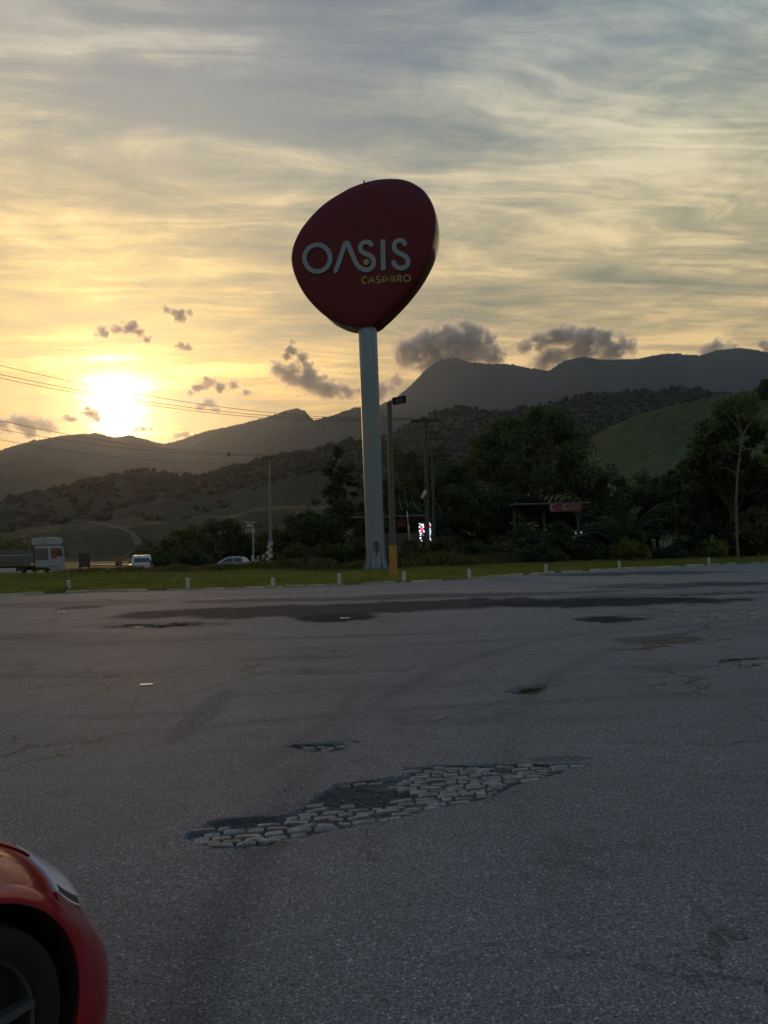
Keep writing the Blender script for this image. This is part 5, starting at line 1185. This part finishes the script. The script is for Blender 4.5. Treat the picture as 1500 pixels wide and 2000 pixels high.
            for k in range(10):
                t = 2 * math.pi * k / 10 + (.14 if k % 2 else -.14) + .3; d = Vector((math.cos(t), 0, math.sin(t))); e = Vector((-d.z, 0, d.x)); dz_ = Vector((0, f * .035, 0))
                A, B = d * .045 + Vector((0, f * .07, 0)), d * .243 + Vector((0, f * .088, 0)); rim.add([A - e * .015, A + e * .015, B + e * .012, B - e * .012, A - e * .015 - dz_, A + e * .015 - dz_, B + e * .012 - dz_, B - e * .012 - dz_], [(0, 1, 2, 3), (0, 4, 5, 1), (1, 5, 6, 2), (2, 6, 7, 3), (3, 7, 4, 0)])
            rim.build('rim', M['rimdark'], wh)
            MB().lathe([(.05, -.03 * f), (.15, -.03 * f), (.15, -.05 * f), (.05, -.05 * f)], 32, 'Y', closed=True).build('brake_disc', M['galv'], wh)
    # cabin
    cp = [(-.72, .975, .95), (-1.35, 1.34, .80), (-1.7, 1.46, .74), (-2.4, 1.47, .73), (-2.85, 1.38, .74), (-3.18, .93, .84)]
    cab = loft_body(cp, .84, 1, 'cabin', M['carred'], o)
    MB().prism([(-.80, -.70, 1.00), (-.80, .70, 1.00), (-1.34, .60, 1.335), (-1.34, -.60, 1.335)], (.5, 0, .9), .012).build('windscreen', M['cglass'], cab, smooth=False)
    for s in (-1, 1):
        MB().prism([(-1.02, s * .80, .99), (-2.0, s * .79, .99), (-2.0, s * .635, 1.42), (-1.60, s * .65, 1.39)], (0, s, .3), .014).build('side_window', M['cglass'], cab, smooth=False)
        MB().prism([(-2.06, s * .79, .99), (-2.85, s * .76, .99), (-2.68, s * .65, 1.36), (-2.06, s * .635, 1.42)], (0, s, .3), .014).build('side_window', M['cglass'], cab, smooth=False)
        MB().box((-1.02, s * .95, 1.02), (.14, .20, .13), bev=.04).build('mirror', M['carred'], o); MB().box((-1.9, s * .872, .86), (.16, .02, .025), bev=.008).build('door_handle', M['carred'], o)
        MB().box((-3.2, s * .70, .84), (.08, .22, .16), bev=.03).build('tail_lamp', M['tail'], o)
    MB().prism([(-3.14, -.60, .98), (-3.14, .60, .98), (-2.90, .56, 1.34), (-2.90, -.56, 1.34)], (-1, 0, .4), .012).build('rear_window', M['cglass'], cab, smooth=False)
red_car()

# ------------------------------------------------------------------ cumulus near the horizon (solid bodies of cloud, beyond the haze)
def cloud_mat(name, dens, ns, C):
    # density falls off round each billow centre and is eaten away by turbulence
    m = bpy.data.materials.new(name); m.use_nodes = True; T = NT(m.node_tree); T.n.remove(T.n['Principled BSDF']); out = T.n['Material Output']
    v = T.new('ShaderNodeVolumePrincipled'); v.inputs['Color'].default_value = (.90, .92, .97, 1); v.inputs['Anisotropy'].default_value = .65
    g = T.new('ShaderNodeNewGeometry').outputs['Position']; f = None
    for c, r in C:
        d = T.vmath('LENGTH', T.vmath('MULTIPLY', T.vmath('SUBTRACT', g, tuple(c)), (1 / r, 1 / r, 1.35 / r)), out=1)
        e = T.math('SUBTRACT', 1.0, d); f = e if f is None else T.math('MAXIMUM', f, e)
    n = T.math('SUBTRACT', T.noise(g, ns, 8, 0.72, 0.5), 0.5)
    d = T.math('MULTIPLY', T.math('ADD', T.math('ADD', f, T.math('MULTIPLY', n, 4.4)), -0.26), 2.4, clamp=True)
    T.set(v.inputs['Density'], T.math('MULTIPLY', d, dens)); T.l.new(v.outputs[0], out.inputs['Volume']); m.cycles.volume_step_rate = .3; return m
M['cloud'] = (.0150, .0055); M['wisp'] = (.026, .0080)
def cloud(label, blobs, Y, kind, seed):
    rng = np.random.default_rng(seed); bm = bmesh.new(); k = Y / F; C = []
    for (px, py, r) in blobs:
        q = at(px, py, Y + rng.normal() * r * k * .4); C.append((q, r * k * 1.6))
        for j in range(4 if len(blobs) > 6 else 6):
            e = rng.normal(size=3); e /= np.linalg.norm(e); e[2] = e[2] * .7 + .15; C.append((q + Vector(e) * r * k * rng.uniform(.55, 1.0), r * k * rng.uniform(.45, .85)))
        bmesh.ops.create_icosphere(bm, subdivisions=2, radius=r * k * 1.75, matrix=Matrix.Translation(q) @ Matrix.Diagonal((1, 1, .8, 1)))
    me = bpy.data.meshes.new('cloud'); bm.to_mesh(me); bm.free(); o = link_mesh('cumulus_cloud', me)
    md = o.modifiers.new('r', 'REMESH'); md.mode = 'VOXEL'; md.voxel_size = 28
    me2 = evaluated(o); o.modifiers.clear(); o.data = me2; bpy.data.meshes.remove(me); me2.materials.clear(); me2.materials.append(cloud_mat('cumulus', *kind, C))
    c = sum((v.co for v in me2.vertices), Vector()) / max(1, len(me2.vertices)); me2.transform(Matrix.Translation(-c)); o.location = c
    return tag(o, label, 'cloud', 'small cumulus clouds over the mountains')
cloud('large grey cumulus cloud just right of the sign column, above the mountain', [(800, 690, 30), (835, 670, 32), (880, 665, 36), (920, 668, 32), (950, 690, 26), (850, 700, 34), (900, 700, 34), (965, 705, 16), (805, 665, 14)], 12500, M['cloud'], 1)
cloud('grey cumulus cloud over the dip in the right-hand mountain ridge', [(1025, 678, 16), (1060, 670, 22), (1095, 660, 26), (1110, 648, 14), (1140, 664, 28), (1180, 668, 26), (1215, 680, 22), (1080, 700, 26), (1130, 690, 28), (1190, 690, 24), (1055, 712, 18)], 12800, M['cloud'], 2)
cloud('small cumulus peeping over the ridge at the far right', [(1385, 684, 14), (1405, 676, 14), (1425, 680, 12), (1375, 690, 10)], 12600, M['cloud'], 3)
cloud('tiny scrap of cloud touching the right edge above the ridge', [(1492, 672, 9), (1497, 682, 9)], 12600, M['wisp'], 4)
cloud('ragged grey cloud bank left of the sign column', [(545, 722, 18), (575, 735, 26), (610, 748, 26), (645, 760, 24), (680, 765, 18), (715, 765, 20), (745, 765, 22), (600, 725, 14), (775, 745, 14)], 12200, M['cloud'], 5)
cloud('upright shred of cloud above the ragged bank', [(570, 685, 11), (572, 668, 8), (590, 698, 12), (600, 712, 10), (560, 700, 9)], 12200, M['wisp'], 6)
cloud('small dark cloud high above the sun, right of centre of the glow', [(325, 605, 9), (345, 610, 13), (352, 622, 11), (372, 612, 9)], 11500, M['wisp'], 7)
cloud('long ragged dark cloud high above the sun', [(205, 648, 13), (228, 645, 12), (255, 640, 15), (272, 652, 10), (288, 664, 9), (185, 655, 8)], 11500, M['wisp'], 8)
cloud('tiny shred of cloud below the two dark ones', [(352, 676, 9), (368, 680, 9)], 11500, M['wisp'], 9)
cloud('ragged dark cloud right of the sun', [(388, 758, 11), (408, 750, 13), (432, 756, 13), (458, 752, 10), (480, 768, 11), (372, 768, 7)], 11800, M['wisp'], 10)
cloud('round grey cloud above the pass right of the sun', [(395, 796, 14), (410, 792, 16), (424, 800, 10)], 11800, M['cloud'], 11)
cloud('grey cloud lying along the left edge beside the sun', [(5, 832, 18), (35, 826, 18), (65, 826, 20), (92, 834, 16), (-30, 836, 20), (60, 842, 16)], 11800, M['cloud'], 12)
cloud('small dark cloud in front of the bright sun', [(175, 806, 11), (184, 812, 10), (190, 818, 7)], 11500, M['wisp'], 13)
cloud('tiny dark cloud left of the sun', [(130, 816, 7), (142, 820, 7)], 11500, M['wisp'], 14)
cloud('flat dark cloud scrap under the sun, above the ridge', [(266, 838, 6), (280, 838, 7), (294, 839, 5)], 11500, M['wisp'], 15)
cloud('little cloud scrap resting on the ridge right of the sun', [(345, 853, 7), (360, 849, 9), (368, 844, 5)], 11500, M['wisp'], 16)

# ------------------------------------------------------------------ haze: even air round the whole place
HAZE = 3.9e-5
def haze():
    top = max(V[:, :, 2].max() for V in RIDGES.values()) + 60; b = 9400.0
    me = bpy.data.meshes.new('haze'); bm = bmesh.new(); bmesh.ops.create_cube(bm, size=1.0)
    for v in bm.verts: v.co = Vector((v.co.x * 2 * b, v.co.y * 2 * b, -1.2 if v.co.z < 0 else top))
    bm.to_mesh(me); bm.free(); m = bpy.data.materials.new('haze_air'); m.use_nodes = True; T = NT(m.node_tree); T.n.remove(T.n['Principled BSDF'])
    v = T.new('ShaderNodeVolumePrincipled'); v.inputs['Color'].default_value = (.54, .67, 1.0, 1); v.inputs['Density'].default_value = HAZE; v.inputs['Anisotropy'].default_value = .77
    T.l.new(v.outputs[0], T.n['Material Output'].inputs['Volume'])
    return tag(link_mesh('haze', me, m), 'thin evening haze over the valley', 'haze', kind='stuff')
haze()
